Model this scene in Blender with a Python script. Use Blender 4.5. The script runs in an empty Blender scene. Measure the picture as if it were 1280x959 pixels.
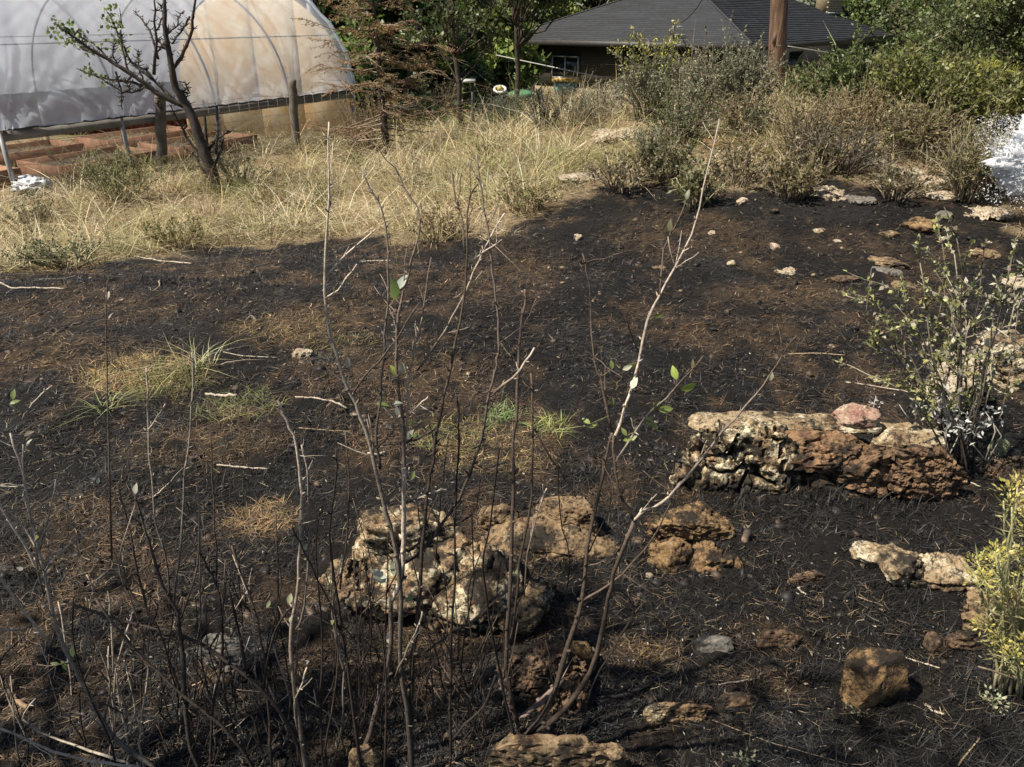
import bpy, bmesh, math, random
import numpy as np
from mathutils import Vector
scene = bpy.context.scene
COL = scene.collection
# ------------------------------------------------------------------ camera, sky, sun, exposure
F = 962.0; CX, CY = 640.0, 479.5
CAMZ = 1.70
PITCH = math.atan((CY - 20.0) / F)
cd = bpy.data.cameras.new('camera'); cd.sensor_width = 36.0; cd.lens = 36.0 * F / 1280.0
cd.clip_start = 0.05; cd.clip_end = 2000.0
cam = bpy.data.objects.new('camera', cd); COL.objects.link(cam)
cam.location = (0, 0, CAMZ); cam.rotation_euler = (math.pi / 2 - PITCH, 0, 0)
scene.camera = cam
SUN_EL = math.radians(55.0)
SUN_AZ = (-0.93, -0.37)
world = bpy.data.worlds.new("World"); scene.world = world; world.use_nodes = True
wn = world.node_tree.nodes; wl = world.node_tree.links
sky = wn.new('ShaderNodeTexSky'); sky.sky_type = 'NISHITA'; sky.sun_disc = False
sky.sun_elevation = SUN_EL; sky.sun_rotation = math.atan2(SUN_AZ[0], SUN_AZ[1])
wl.new(sky.outputs[0], wn['Background'].inputs[0]); wn['Background'].inputs[1].default_value = 0.05
ld = bpy.data.lights.new('sun', 'SUN'); ld.energy = 5.0; ld.angle = math.radians(0.5); ld.color = (1.0, 0.92, 0.79)
sun = bpy.data.objects.new('sun', ld); COL.objects.link(sun)
_l = math.hypot(*SUN_AZ)
TOSUN = Vector((SUN_AZ[0] / _l * math.cos(SUN_EL), SUN_AZ[1] / _l * math.cos(SUN_EL), math.sin(SUN_EL)))
sun.rotation_euler = (-TOSUN).to_track_quat('-Z', 'Y').to_euler(); sun.location = (-8, -3, 14)
scene.view_settings.view_transform = 'Standard'; scene.view_settings.look = 'None'
scene.view_settings.exposure = 0.85; scene.view_settings.gamma = 1.0

# ------------------------------------------------------------------ numeric helpers
def _hash(ix, iy, iz, seed):
    h = (ix.astype(np.int64) * 374761393 + iy.astype(np.int64) * 668265263 + iz.astype(np.int64) * 1442695041 + seed * 974711) & 0xFFFFFFFF
    h = ((h ^ (h >> 13)) * 1274126177) & 0xFFFFFFFF
    h = ((h ^ (h >> 16)) * 2246822519) & 0xFFFFFFFF
    h = h ^ (h >> 15)
    return (h & 0xFFFFFF).astype(np.float64) / float(0xFFFFFF)
def vn(p, seed=0):
    p = np.asarray(p, float); i = np.floor(p); f = p - i; i = i.astype(np.int64)
    f = f * f * f * (f * (f * 6 - 15) + 10)
    x, y, z = i[:, 0], i[:, 1], i[:, 2]
    r = 0
    for dx in (0, 1):
        wx = f[:, 0] if dx else 1 - f[:, 0]
        for dy in (0, 1):
            wy = f[:, 1] if dy else 1 - f[:, 1]
            for dz in (0, 1):
                wz = f[:, 2] if dz else 1 - f[:, 2]
                r = r + wx * wy * wz * _hash(x + dx, y + dy, z + dz, seed)
    return r * 2 - 1
def vn2(x, y, seed=0):
    i = np.floor(x); j = np.floor(y); fx = x - i; fy = y - j
    i = i.astype(np.int64); j = j.astype(np.int64); k = np.zeros_like(i)
    fx = fx * fx * (3 - 2 * fx); fy = fy * fy * (3 - 2 * fy)
    a = _hash(i, j, k, seed); b = _hash(i + 1, j, k, seed); c = _hash(i, j + 1, k, seed); d = _hash(i + 1, j + 1, k, seed)
    return ((a * (1 - fx) + b * fx) * (1 - fy) + (c * (1 - fx) + d * fx) * fy) * 2 - 1
def fb2(x, y, o=4, seed=0):
    r = 0; a = 1; s = 0
    for k in range(o):
        r = r + a * vn2(x * 2 ** k + 17.3 * k, y * 2 ** k - 9.1 * k, seed + k); s += a; a *= .5
    return r / s
def fb3(p, o=4, seed=0):
    r = 0; a = 1; s = 0
    for k in range(o):
        r = r + a * vn(p * 2 ** k + 11.7 * k, seed + k); s += a; a *= .5
    return r / s
def voro(p, seed=0):
    i = np.floor(p).astype(np.int64); best = np.full(len(p), 9.0)
    for dx in (-1, 0, 1):
        for dy in (-1, 0, 1):
            for dz in (-1, 0, 1):
                c = i + np.array([dx, dy, dz])
                q = np.stack([c[:, k] + _hash(c[:, 0], c[:, 1], c[:, 2], seed + 31 * k) for k in range(3)], 1)
                best = np.minimum(best, ((p - q) ** 2).sum(1))
    return np.sqrt(best)
def ss(a, b, t):
    t = np.clip((np.asarray(t, float) - a) / (b - a), 0, 1); return t * t * (3 - 2 * t)

# ------------------------------------------------------------------ terrain
def h0(x, y):
    x = np.asarray(x, float); y = np.asarray(y, float)
    near = 1 - ss(15, 26, y)
    h = -0.60 * ss(4, 9, y) * ss(0.8, -2.5, x) * near
    h = h + 0.60 * ss(4.2, 9.5, y) * ss(-.7, 4.0, x) * near
    h = h - 1.85 * ss(15, 28, y) * (1 - 0.75 * ss(9, 16, x))
    return h
def hh(x, y):
    x = np.asarray(x, float); y = np.asarray(y, float)
    fade = 1 - ss(30, 60, np.hypot(x, y))
    return h0(x, y) + fade * (0.035 * vn2(x * .9, y * .9, 3) + 0.016 * vn2(x * 2.7, y * 2.7, 5) + 0.008 * vn2(x * 7, y * 7, 8))
sp, cp = math.sin(PITCH), math.cos(PITCH)
def rdir(u, v):
    a = (u - CX) / F; b = (v - CY) / F
    return np.array([a, cp - b * sp, -sp - b * cp])          # camera looks along (0,cp,-sp), image down = (0,-sp,-cp)
def P(u, v, y):                                              # the point of that sight line at forward distance y
    d = rdir(u, v); return np.array([0, 0, CAMZ]) + d * (y / d[1])
_ts = np.concatenate([np.arange(.6, 12, .01), np.arange(12, 120, .05)])
def gp(u, v):                                                # where that sight line meets the ground
    d = rdir(u, v); d = d / d[1]
    x = d[0] * _ts; z = CAMZ + d[2] * _ts; g = h0(x, _ts)
    k = np.argmax(z < g); t = _ts[k] if k else 60.0
    return np.array([d[0] * t, t, float(hh(np.array([d[0] * t]), np.array([t]))[0])])
def gz(x, y): return float(hh(np.array([x]), np.array([y]))[0])
def zc(p): return p[1] * cp - (p[2] - CAMZ) * sp             # optical depth
# the edge of the burn as distance over bearing
_edge = [(-700, 420), (-300, 385), (0, 345), (60, 342), (120, 330), (250, 312), (400, 304), (560, 306), (630, 296), (665, 268), (700, 246), (760, 230), (850, 236), (930, 226), (1000, 234), (1100, 236), (1190, 250), (1280, 272), (1500, 330), (1900, 400)]
_ep = [gp(*e) for e in _edge]
E_AZ = np.array([math.atan2(p[0], p[1]) for p in _ep]); E_R = np.array([math.hypot(p[0], p[1]) for p in _ep])
def burn(x, y):
    az = np.arctan2(x, y); r = np.hypot(x, y)
    re = np.interp(az, E_AZ, E_R)
    n = 0.62 * fb2(x * 1.5, y * 1.5, 3, 41) + 0.36 * fb2(x * 4.5, y * 4.5, 3, 43)
    return ss(-.18, .18, re + n - r)

# ------------------------------------------------------------------ materials
MATS = {}
def newmat(name):
    m = bpy.data.materials.new(name); m.use_nodes = True; MATS[name] = m
    nt = m.node_tree; b = nt.nodes['Principled BSDF']; return m, nt, b
def nd(nt, t, **kw):
    n = nt.nodes.new(t)
    for k, v in kw.items(): setattr(n, k, v)
    return n
def noise(nt, vec, scale, detail=4, rough=.6):
    n = nd(nt, 'ShaderNodeTexNoise'); n.inputs['Scale'].default_value = scale; n.inputs['Detail'].default_value = detail; n.inputs['Roughness'].default_value = rough
    if vec is not None: nt.links.new(vec, n.inputs['Vector'])
    return n.outputs[0]
def ramp(nt, fac, stops, interp='LINEAR'):
    r = nd(nt, 'ShaderNodeValToRGB'); r.color_ramp.interpolation = interp
    els = r.color_ramp.elements
    while len(els) < len(stops): els.new(.5)
    for e, (p, c) in zip(els, stops):
        e.position = p; e.color = (c, c, c, 1) if not hasattr(c, '__len__') else (*c, 1)
    nt.links.new(fac, r.inputs[0]); return r.outputs[0]
def mix(nt, fac, a, b, mode='MIX'):
    m = nd(nt, 'ShaderNodeMix', data_type='RGBA', blend_type=mode)
    for s, v in ((m.inputs[0], fac), (m.inputs[6], a), (m.inputs[7], b)):
        if isinstance(v, (int, float)): s.default_value = v
        elif isinstance(v, tuple): s.default_value = (*v, 1)
        else: nt.links.new(v, s)
    return m.outputs[2]
def bump(nt, b, h, strength=.5, dist=.01):
    n = nd(nt, 'ShaderNodeBump'); n.inputs['Strength'].default_value = strength; n.inputs['Distance'].default_value = dist
    nt.links.new(h, n.inputs['Height']); nt.links.new(n.outputs[0], b.inputs['Normal'])
def coord(nt, kind='Object'): return nd(nt, 'ShaderNodeTexCoord').outputs[kind]
def plain(name, c, rough=.7, metal=0, var=.25, scale=6, bs=.2, bd=.004):
    m, nt, b = newmat(name); v = coord(nt)
    f = noise(nt, v, scale, 5)
    k = ramp(nt, f, [(.3, 1 - var), (.7, 1 + var)])
    nt.links.new(mix(nt, 1.0, c, k, 'MULTIPLY'), b.inputs['Base Color'])
    b.inputs['Roughness'].default_value = rough; b.inputs['Metallic'].default_value = metal
    if bs: bump(nt, b, noise(nt, v, scale * 6, 4), bs, bd)
    return m
def leafmat(name, trans=.3, rough=.55, spec=.3):
    m, nt, b = newmat(name)
    a = nd(nt, 'ShaderNodeAttribute', attribute_name='Col')
    nt.links.new(a.outputs['Color'], b.inputs['Base Color']); b.inputs['Roughness'].default_value = rough
    b.inputs['Specular IOR Level'].default_value = spec
    if trans:
        t = nd(nt, 'ShaderNodeBsdfTranslucent'); nt.links.new(a.outputs['Color'], t.inputs[0])
        x = nd(nt, 'ShaderNodeMixShader'); x.inputs[0].default_value = trans
        nt.links.new(b.outputs[0], x.inputs[1]); nt.links.new(t.outputs[0], x.inputs[2])
        nt.links.new(x.outputs[0], nt.nodes['Material Output'].inputs[0])
    return m
def barkmat(name, scale=60, contrast=.5):
    m, nt, b = newmat(name); v = coord(nt)
    a = nd(nt, 'ShaderNodeAttribute', attribute_name='Col')
    k = ramp(nt, noise(nt, v, scale, 4, .7), [(.3, 1 - contrast), (.72, 1 + contrast)])
    nt.links.new(mix(nt, 1.0, a.outputs['Color'], k, 'MULTIPLY'), b.inputs['Base Color'])
    b.inputs['Roughness'].default_value = .75; b.inputs['Specular IOR Level'].default_value = .3
    bump(nt, b, noise(nt, v, scale * 1.5, 3), .5, .003); return m
def rockmat(name, c1, c2, c3, lichen=(.55, .52, .36), la=.5, soot=.5, scale=1.0):
    m, nt, b = newmat(name); v = coord(nt)
    o = nd(nt, 'ShaderNodeObjectInfo'); mv = nd(nt, 'ShaderNodeVectorMath', operation='MULTIPLY_ADD')
    mv.inputs[1].default_value = (1, 1, 1.0); nt.links.new(v, mv.inputs[0])
    cmb = nd(nt, 'ShaderNodeCombineXYZ'); mm = nd(nt, 'ShaderNodeMath', operation='MULTIPLY'); mm.inputs[1].default_value = 37
    nt.links.new(o.outputs['Random'], mm.inputs[0])
    for k in range(3): nt.links.new(mm.outputs[0], cmb.inputs[k])
    nt.links.new(cmb.outputs[0], mv.inputs[2]); v = mv.outputs[0]
    base = mix(nt, ramp(nt, noise(nt, v, 5 * scale, 5, .65), [(.35, 0), (.65, 1)]), c1, c2)
    base = mix(nt, ramp(nt, noise(nt, v, 11 * scale, 5, .7), [(.5, 0), (.66, 1)]), base, c3)
    sp_ = ramp(nt, noise(nt, v, 70 * scale, 4, .75), [(.3, .55), (.5, 1), (.72, 1.5)])
    base = mix(nt, 1.0, base, sp_, 'MULTIPLY')
    lf = ramp(nt, noise(nt, v, 8 * scale, 7, .72), [(.67 - .22 * la, 0), (.72 - .22 * la, 1)])
    base = mix(nt, lf, base, mix(nt, ramp(nt, noise(nt, v, 40 * scale, 4), [(.35, 0), (.65, 1)]), lichen, tuple(x * .6 for x in lichen)))
    sf = ramp(nt, noise(nt, v, 6.5 * scale, 8, .72), [(.70 - .30 * soot, 0), (.78 - .30 * soot, .95)])
    base = mix(nt, sf, base, (.016, .014, .012))
    s2 = ramp(nt, noise(nt, v, 24 * scale, 6, .8), [(.60 - .14 * soot, 0), (.67 - .14 * soot, .9)])
    base = mix(nt, s2, base, (.022, .018, .015))
    nt.links.new(base, b.inputs['Base Color']); b.inputs['Roughness'].default_value = .9; b.inputs['Specular IOR Level'].default_value = .2
    hgt = mix(nt, .4, noise(nt, v, 26 * scale, 8, .75), noise(nt, v, 120 * scale, 3, .7))
    bump(nt, b, hgt, .9, .012); return m

M_grass = leafmat('grass_blades', .25, .6, .2)
M_char = leafmat('charred_fibre', 0, .6, .35)
M_leaf = leafmat('leaves', .35, .45, .4)
M_needle = leafmat('dead_needles', .15, .7, .15)
M_bark = barkmat('twig_bark', 90, .45)
M_bark2 = barkmat('trunk_bark', 14, .55)
M_r_tan = rockmat('sandstone_tan', (.25, .18, .105), (.17, .115, .065), (.10, .06, .035), (.40, .36, .25), .30, .62)
M_r_pale = rockmat('sandstone_lichen', (.34, .27, .17), (.23, .16, .09), (.12, .07, .04), (.56, .49, .35), .70, .60, 1.2)
M_r_pit = rockmat('sandstone_pitted', (.34, .26, .15), (.22, .13, .07), (.10, .06, .04), (.64, .56, .38), .74, .78, 1.5)
M_r_brown = rockmat('sandstone_brown', (.13, .085, .052), (.18, .115, .07), (.07, .045, .03), (.24, .19, .12), .2, .75, 1.2)
M_r_grey = rockmat('stone_grey', (.13, .12, .105), (.17, .155, .13), (.07, .065, .055), (.22, .2, .17), .3, .45)
M_r_white = rockmat('stone_ashy', (.42, .36, .27), (.32, .26, .18), (.24, .16, .10), (.56, .52, .44), .5, .40, 1.5)
M_r_red = rockmat('stone_reddish', (.42, .31, .22), (.22, .11, .09), (.46, .38, .28), (.58, .50, .38), .45, .40, 2.2)

# ------------------------------------------------------------------ mesh builder
class MB:
    def __init__(s): s.v = []; s.f = []; s.c = []; s.n = 0
    def add(s, v, faces, c=(.5, .5, .5)):
        v = np.asarray(v, float).reshape(-1, 3)
        for f in (faces if isinstance(faces, list) else [faces]):
            f = np.asarray(f, np.int64)
            if f.size: s.f.append(f + s.n)
        c = np.asarray(c, float)
        if c.ndim == 1: c = np.tile(c, (len(v), 1))
        s.v.append(v); s.c.append(c); s.n += len(v)
    def box(s, c, size, rot=0, col=(.5, .5, .5), axes=None):
        q = np.array([[x, y, z] for x in (-.5, .5) for y in (-.5, .5) for z in (-.5, .5)]) * np.asarray(size, float)
        if axes is not None: q = q @ np.asarray(axes, float)
        elif rot:
            ca, sa = math.cos(rot), math.sin(rot); q = q @ np.array([[ca, sa, 0], [-sa, ca, 0], [0, 0, 1]])
        s.add(q + np.asarray(c, float), np.array([[0, 1, 3, 2], [4, 6, 7, 5], [0, 4, 5, 1], [2, 3, 7, 6], [0, 2, 6, 4], [1, 5, 7, 3]]), col)
    def prism(s, poly, ext, col=(.5, .5, .5)):                 # planar polygon extruded by a vector
        p = np.asarray(poly, float); n = len(p); e = np.asarray(ext, float)
        v = np.vstack([p, p + e]); k = np.arange(n); j = (k + 1) % n
        s.add(v, [np.stack([k, j, j + n, k + n], 1), k[None, ::-1], (k + n)[None]], col)
    def tube(s, pts, rad, sides=5, col=(.5, .5, .5), col2=None, cap=True):
        p = np.asarray(pts, float); n = len(p)
        r = np.linspace(rad[0], rad[1], n) if (isinstance(rad, tuple) and len(rad) == 2) else np.broadcast_to(np.asarray(rad, float), (n,))
        t = np.gradient(p, axis=0); t /= np.linalg.norm(t, axis=1)[:, None] + 1e-12
        a = np.array([0, 0, 1.0]) if abs(t[0, 2]) < .9 else np.array([1.0, 0, 0])
        u = np.cross(t, a); u /= np.linalg.norm(u, axis=1)[:, None] + 1e-12; w = np.cross(t, u)
        th = np.arange(sides) * 2 * math.pi / sides
        ring = p[:, None] + r[:, None, None] * (np.cos(th)[None, :, None] * u[:, None] + np.sin(th)[None, :, None] * w[:, None])
        i = np.arange(n - 1)[:, None] * sides; k = np.arange(sides)[None]; k2 = (k + 1) % sides
        q = np.stack([i + k, i + k2, i + sides + k2, i + sides + k], -1).reshape(-1, 4)
        fs = [q]
        if cap and sides > 2: fs += [np.arange(sides)[None, ::-1], (np.arange(sides) + (n - 1) * sides)[None]]
        c = np.asarray(col, float)
        if col2 is not None:
            c = c[None] + (np.asarray(col2, float) - c)[None] * np.linspace(0, 1, n)[:, None]; c = np.repeat(c, sides, 0)
        s.add(ring.reshape(-1, 3), fs, c)
    def leaves(s, p, d, L, W, col, rng, up=.4):                 # diamond leaves starting at p along d
        p = np.asarray(p, float); n = len(p)
        if not n: return
        d = d / (np.linalg.norm(d, axis=1)[:, None] + 1e-9)
        r = rng.normal(size=(n, 3)); r[:, 2] += up * 2
        sd = np.cross(d, r); sd /= np.linalg.norm(sd, axis=1)[:, None] + 1e-9
        nn = np.cross(sd, d)
        L = np.broadcast_to(L, (n,))[:, None]; W = np.broadcast_to(W, (n,))[:, None]
        v = np.stack([p, p + d * L * .45 + sd * W * .5 + nn * W * .12, p + d * L, p + d * L * .45 - sd * W * .5 + nn * W * .12], 1)
        c = np.repeat(np.broadcast_to(col, (n, 3)), 4, 0)
        s.add(v.reshape(-1, 3), np.arange(4 * n).reshape(n, 4), c)
    def mesh(s, name, m, org=(0, 0, 0), smooth=False):
        me = bpy.data.meshes.new(name)
        v = np.vstack(s.v) - np.asarray(org, float); me.vertices.add(len(v)); me.vertices.foreach_set('co', v.astype(np.float32).ravel())
        tot = np.concatenate([np.full(len(f), f.shape[1]) for f in s.f]); li = np.concatenate([f.ravel() for f in s.f])
        me.loops.add(len(li)); me.loops.foreach_set('vertex_index', li.astype(np.int32))
        me.polygons.add(len(tot)); me.polygons.foreach_set('loop_start', np.concatenate([[0], np.cumsum(tot)[:-1]]).astype(np.int32))
        if smooth: me.polygons.foreach_set('use_smooth', np.ones(len(tot), bool))
        me.update(calc_edges=True)
        ca = me.color_attributes.new('Col', 'FLOAT_COLOR', 'POINT'); c = np.vstack(s.c)
        ca.data.foreach_set('color', np.hstack([c, np.ones((len(c), 1))]).astype(np.float32).ravel())
        me.materials.append(m); return me
    def build(s, name, m, parent=None, loc=None, smooth=False):
        if not s.v: return None
        if parent is not None:
            org = Vector((0, 0, 0)); q = parent
            while q is not None: org = org + q.location; q = q.parent
            o = bpy.data.objects.new(name, s.mesh(name, m, org, smooth)); o.parent = parent
        else:
            loc = (0, 0, 0) if loc is None else loc
            o = bpy.data.objects.new(name, s.mesh(name, m, loc, smooth)); o.location = loc
        COL.objects.link(o); return o
def tag(o, label=None, cat=None, group=None, kind=None):
    if label: o['label'] = label
    if cat: o['category'] = cat
    if group: o['group'] = group
    if kind: o['kind'] = kind
    return o
def thing(name, label, cat, loc, group=None):
    o = bpy.data.objects.new(name, None); COL.objects.link(o); o.location = [float(a) for a in loc]; o.empty_display_size = .1
    return tag(o, label, cat, group)
def rgb(rng, base, n, var=.2, hue=.08):
    b = np.asarray(base, float); k = 1 + rng.uniform(-var, var, (n, 1)); return np.clip(b * k * (1 + rng.uniform(-hue, hue, (n, 3))), 0.002, 1)

# ------------------------------------------------------------------ ground
PATCH = []   # brown / unburnt patches: u, v, radius u, radius v, strength brown, strength straw
for a in [(165, 462, 80, 34, .5, .75), (215, 478, 60, 30, .2, .6), (350, 410, 90, 22, .8, .35), (420, 395, 60, 25, .7, .3), (620, 555, 110, 40, .6, .35), (680, 535, 40, 20, .4, .4),
          (980, 365, 130, 22, .9, .1), (840, 290, 110, 35, .75, .05), (640, 340, 90, 40, .75, .05), (930, 300, 60, 18, .8, .05), (330, 655, 60, 25, .8, .3), (260, 560, 120, 30, .6, .2),
          (100, 640, 90, 30, .55, .15), (800, 820, 70, 25, .7, .15), (960, 805, 60, 22, .7, .2), (1120, 865, 50, 22, .6, .05), (960, 860, 60, 22, .7, .15), (60, 850, 110, 45, .5, .15),
          (120, 780, 150, 50, .5, .1), (870, 415, 90, 25, .5, 0), (80, 440, 110, 25, .55, .15), (520, 470, 120, 30, .5, .12), (60, 940, 70, 30, .6, .25), (430, 930, 60, 30, .6, .1), (250, 385, 120, 18, .4, .05), (1060, 300, 100, 20, .6, 0), (1180, 285, 60, 10, .6, .1)]:
    g = gp(a[0], a[1]); g2 = gp(a[0] + a[2], a[1]); g3 = gp(a[0], a[1] - a[3]); PATCH.append((g[0], g[1], abs(g2[0] - g[0]), abs(g3[1] - g[1]), a[4], a[5]))
def ground_col(x, y, k_=1.0):
    b = burn(x, y)
    n1 = fb2(x * 2.2, y * 1.6, 4, 11); n2 = fb2(x * 9, y * 6, 4, 21); n3 = fb2(x * 38, y * 30, 3, 31)
    br = np.zeros_like(x); st = np.zeros_like(x)
    for (px, py, rx, ry, sb, sst) in PATCH:
        d = np.hypot((x - px) / rx, (y - py) / ry) + .45 * n2 + .25 * n3
        k = ss(1.15, .45, d); br = np.maximum(br, k * sb); st = np.maximum(st, k * sst)
    br = np.clip(br + .9 * ss(-.02, .42, n1 + .7 * n2), 0, 1)
    br = br * ss(-.30, .12, n3 + .55 * n2 + .05)
    ash = ss(.12, .55, fb2(x * 3.1 + 7, y * 2.3, 4, 61) + .35 * n3)
    char = np.array([.0115, .0102, .0092]); brown = np.array([.098, .064, .037]); grey = np.array([.034, .033, .032]); straw = np.array([.21, .15, .075]); soil = np.array([.24, .18, .11])
    c = char[None] * (1 + .5 * n3[:, None])
    c = c + (grey - c) * (ash * .45)[:, None]
    c = c + (brown - c) * (br * .8)[:, None]
    c = c + (straw - c) * (st * ss(-.25, .12, n3 + .7 * n2))[:, None]
    c = char[None] + (c - char[None]) * k_
    lawn = ss(15, 21, y)[:, None]; s = soil[None] * (1 + .35 * n2[:, None] + .3 * n3[:, None]); s = s * (1 - lawn) + np.array([.085, .085, .035])[None] * (1 + .5 * n2[:, None]) * lawn
    return np.clip(s * (1 - b[:, None]) + c * b[:, None], .004, 1)
def make_ground():
    az = np.radians(np.concatenate([np.arange(-180, -50, 10), np.arange(-45, 45.001, .28), np.arange(60, 180, 10)]))
    r = [.32]
    while r[-1] < 13: r.append(r[-1] * 1.0086)
    while r[-1] < 900: r.append(r[-1] * 1.07)
    r = np.array(r); na, nr = len(az), len(r)
    A, R = np.meshgrid(az, r, indexing='ij'); x = (np.sin(A) * R).ravel(); y = (np.cos(A) * R).ravel()
    z = hh(x, y); b = burn(x, y); fade = 1 - ss(9, 16, np.hypot(x, y))
    cl = fb2(x * 16, y * 16, 3, 71); cl2 = np.abs(fb2(x * 34, y * 34, 2, 75))
    big = fb2(x * 6.5, y * 6.5, 2, 79)
    z = z + fade * ((.014 * cl + .020 * cl2 + .014 * big) * (.4 + .6 * b))
    m = MB(); v = np.stack([x, y, z], 1)
    i = np.arange(na)[:, None]; j = np.arange(nr - 1)[None]; i2 = (i + 1) % na
    q = np.stack([i * nr + j, i2 * nr + j, i2 * nr + j + 1, i * nr + j + 1], -1).reshape(-1, 4)
    m.add(v, [q, (np.arange(na) * nr)[None, ::-1]], ground_col(x, y, .58))
    g, nt, bs = newmat('ground'); a = nd(nt, 'ShaderNodeAttribute', attribute_name='Col'); vv = coord(nt)
    k = ramp(nt, noise(nt, vv, 130, 5, .75), [(.30, .22), (.5, .85), (.72, 2.4)])
    nt.links.new(mix(nt, 1.0, a.outputs['Color'], k, 'MULTIPLY'), bs.inputs['Base Color'])
    bs.inputs['Roughness'].default_value = .88; bs.inputs['Specular IOR Level'].default_value = .18
    bump(nt, bs, mix(nt, .5, noise(nt, vv, 60, 6, .8), noise(nt, vv, 220, 3, .7)), 1.0, .02)
    o = m.build('ground', g, smooth=True); o['kind'] = 'structure'
make_ground()

# ------------------------------------------------------------------ stubble, straw and grass (nobody could count it)
def blades(m, rng, x, y, z, hgt, wid, lean, col, segs=3, flat=0.0, droop=.5, th=None, curl=0.0):
    n = len(x); th = rng.uniform(0, 2 * math.pi, n) if th is None else th; dx, dy = np.cos(th), np.sin(th)
    wa = th + math.pi / 2 + rng.normal(0, .5, n); wx, wy = np.cos(wa), np.sin(wa)
    vs = []; cu = rng.normal(0, 1, n) * curl
    for k in range(segs + 1):
        t = k / segs
        out = hgt * lean * (t + droop * t * t); up = hgt * (1 - flat) * (t - .35 * lean * droop * t * t * 1.6) + hgt * .04 * (1 if flat > .9 else 0)
        sd = hgt * cu * (t * t - .3 * t); px, py, pz = x + dx * out - dy * sd, y + dy * out + dx * sd, z + up
        w = wid * (1 - t) ** .7 * .5
        if k < segs: vs += [np.stack([px - wx * w, py - wy * w, pz], 1), np.stack([px + wx * w, py + wy * w, pz], 1)]
        else: vs.append(np.stack([px, py, pz], 1))
    V = np.stack(vs, 1); nvt = V.shape[1]; base = (np.arange(n) * nvt)[:, None]
    fs = [np.array([[2 * k, 2 * k + 1, 2 * k + 3, 2 * k + 2]]) + base for k in range(segs - 1)]
    fs.append(np.array([[2 * segs - 2, 2 * segs - 1, 2 * segs]]) + base)
    m.add(V.reshape(-1, 3), fs, np.repeat(col, nvt, 0))
def wedge(rng, n, r0, r1, a0=-44, a1=44, p=1.0):
    a = np.radians(rng.uniform(a0, a1, n)); r = r0 * (r1 / r0) ** (rng.uniform(0, 1, n) ** p); return np.sin(a) * r, np.cos(a) * r
def hoop_inside(x, y, pad=0): return np.zeros(len(x), bool)

def make_stubble():
    rng = np.random.default_rng(5); m = MB()
    # curled burnt fibres lying on the soil
    x, y = wedge(rng, 215000, .95, 9.5, p=.72); k = burn(x, y) > rng.uniform(0, 1, len(x)); x, y = x[k], y[k]
    gc = ground_col(x, y); n = len(x); r = np.hypot(x, y)
    hg = rng.uniform(.014, .045, n) * (1 + r * .10); w = np.clip(.0010 + .00065 * r, 0, .006) * rng.uniform(.6, 1.3, n)
    col = gc * np.exp(rng.normal(.12, .65, (n, 1))); k = rng.uniform(0, 1, n); bro = fb2(x * 4, y * 3, 2, 99)
    col[k < .10] = np.array([.045, .045, .047]) * rng.uniform(.5, 1.5, ((k < .10).sum(), 1))
    s = (k > .89) & (bro > -.1); col[s] = np.array([.17, .12, .068]) * rng.uniform(.4, 1.4, (s.sum(), 1)); s = k > .988; col[s] = np.array([.30, .25, .18]) * rng.uniform(.5, 1.2, (s.sum(), 1))
    blades(m, rng, x, y, hh(x, y) + .004 + rng.uniform(0, .012, n), hg, w, np.ones(n), col, 2, flat=.8, droop=.1, curl=.55)
    tag(m.build('burnt_litter', M_char), 'charred grass fibres and ash litter covering the burnt ground', 'burnt litter', kind='stuff')
    # short black standing stubble in clumps
    m = MB(); x, y = wedge(rng, 60000, 1.0, 9, p=.75); cl = fb2(x * 2.6, y * 2.6, 3, 131)
    k = (burn(x, y) > .5) & (cl > rng.uniform(-.05, .5, len(x))); x, y = x[k], y[k]; n = len(x); r = np.hypot(x, y)
    blades(m, rng, x, y, hh(x, y), rng.uniform(.02, .075, n), (.0018 + .0006 * r), rng.uniform(.1, .8, n), rgb(rng, (.013, .012, .011), n, .4), 2)
    for (u, v, ru, hg, cnt) in [(885, 712, 24, .06, 260), (1015, 855, 30, .05, 240), (850, 890, 45, .06, 260), (1060, 625, 110, .07, 500), (940, 590, 60, .06, 200), (700, 705, 60, .05, 200), (1000, 640, 100, .05, 300), (480, 880, 120, .05, 300), (1100, 760, 60, .04, 160), (890, 640, 60, .05, 150)]:
        g = gp(u, v); rr = ru / F * g[1]; a = rng.uniform(0, 6.28, cnt); q = np.sqrt(rng.uniform(0, 1, cnt)) * rr
        xx, yy = g[0] + np.cos(a) * q, g[1] + np.sin(a) * q * .6
        blades(m, rng, xx, yy, hh(xx, yy), hg * rng.uniform(.5, 1.3, cnt), .004, rng.uniform(.1, .6, cnt), rgb(rng, (.012, .011, .011), cnt, .4), 2)
    tag(m.build('burnt_stubble', M_char), 'short black burnt grass stubble standing among the rocks', 'burnt stubble', kind='stuff')
make_stubble()

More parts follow.
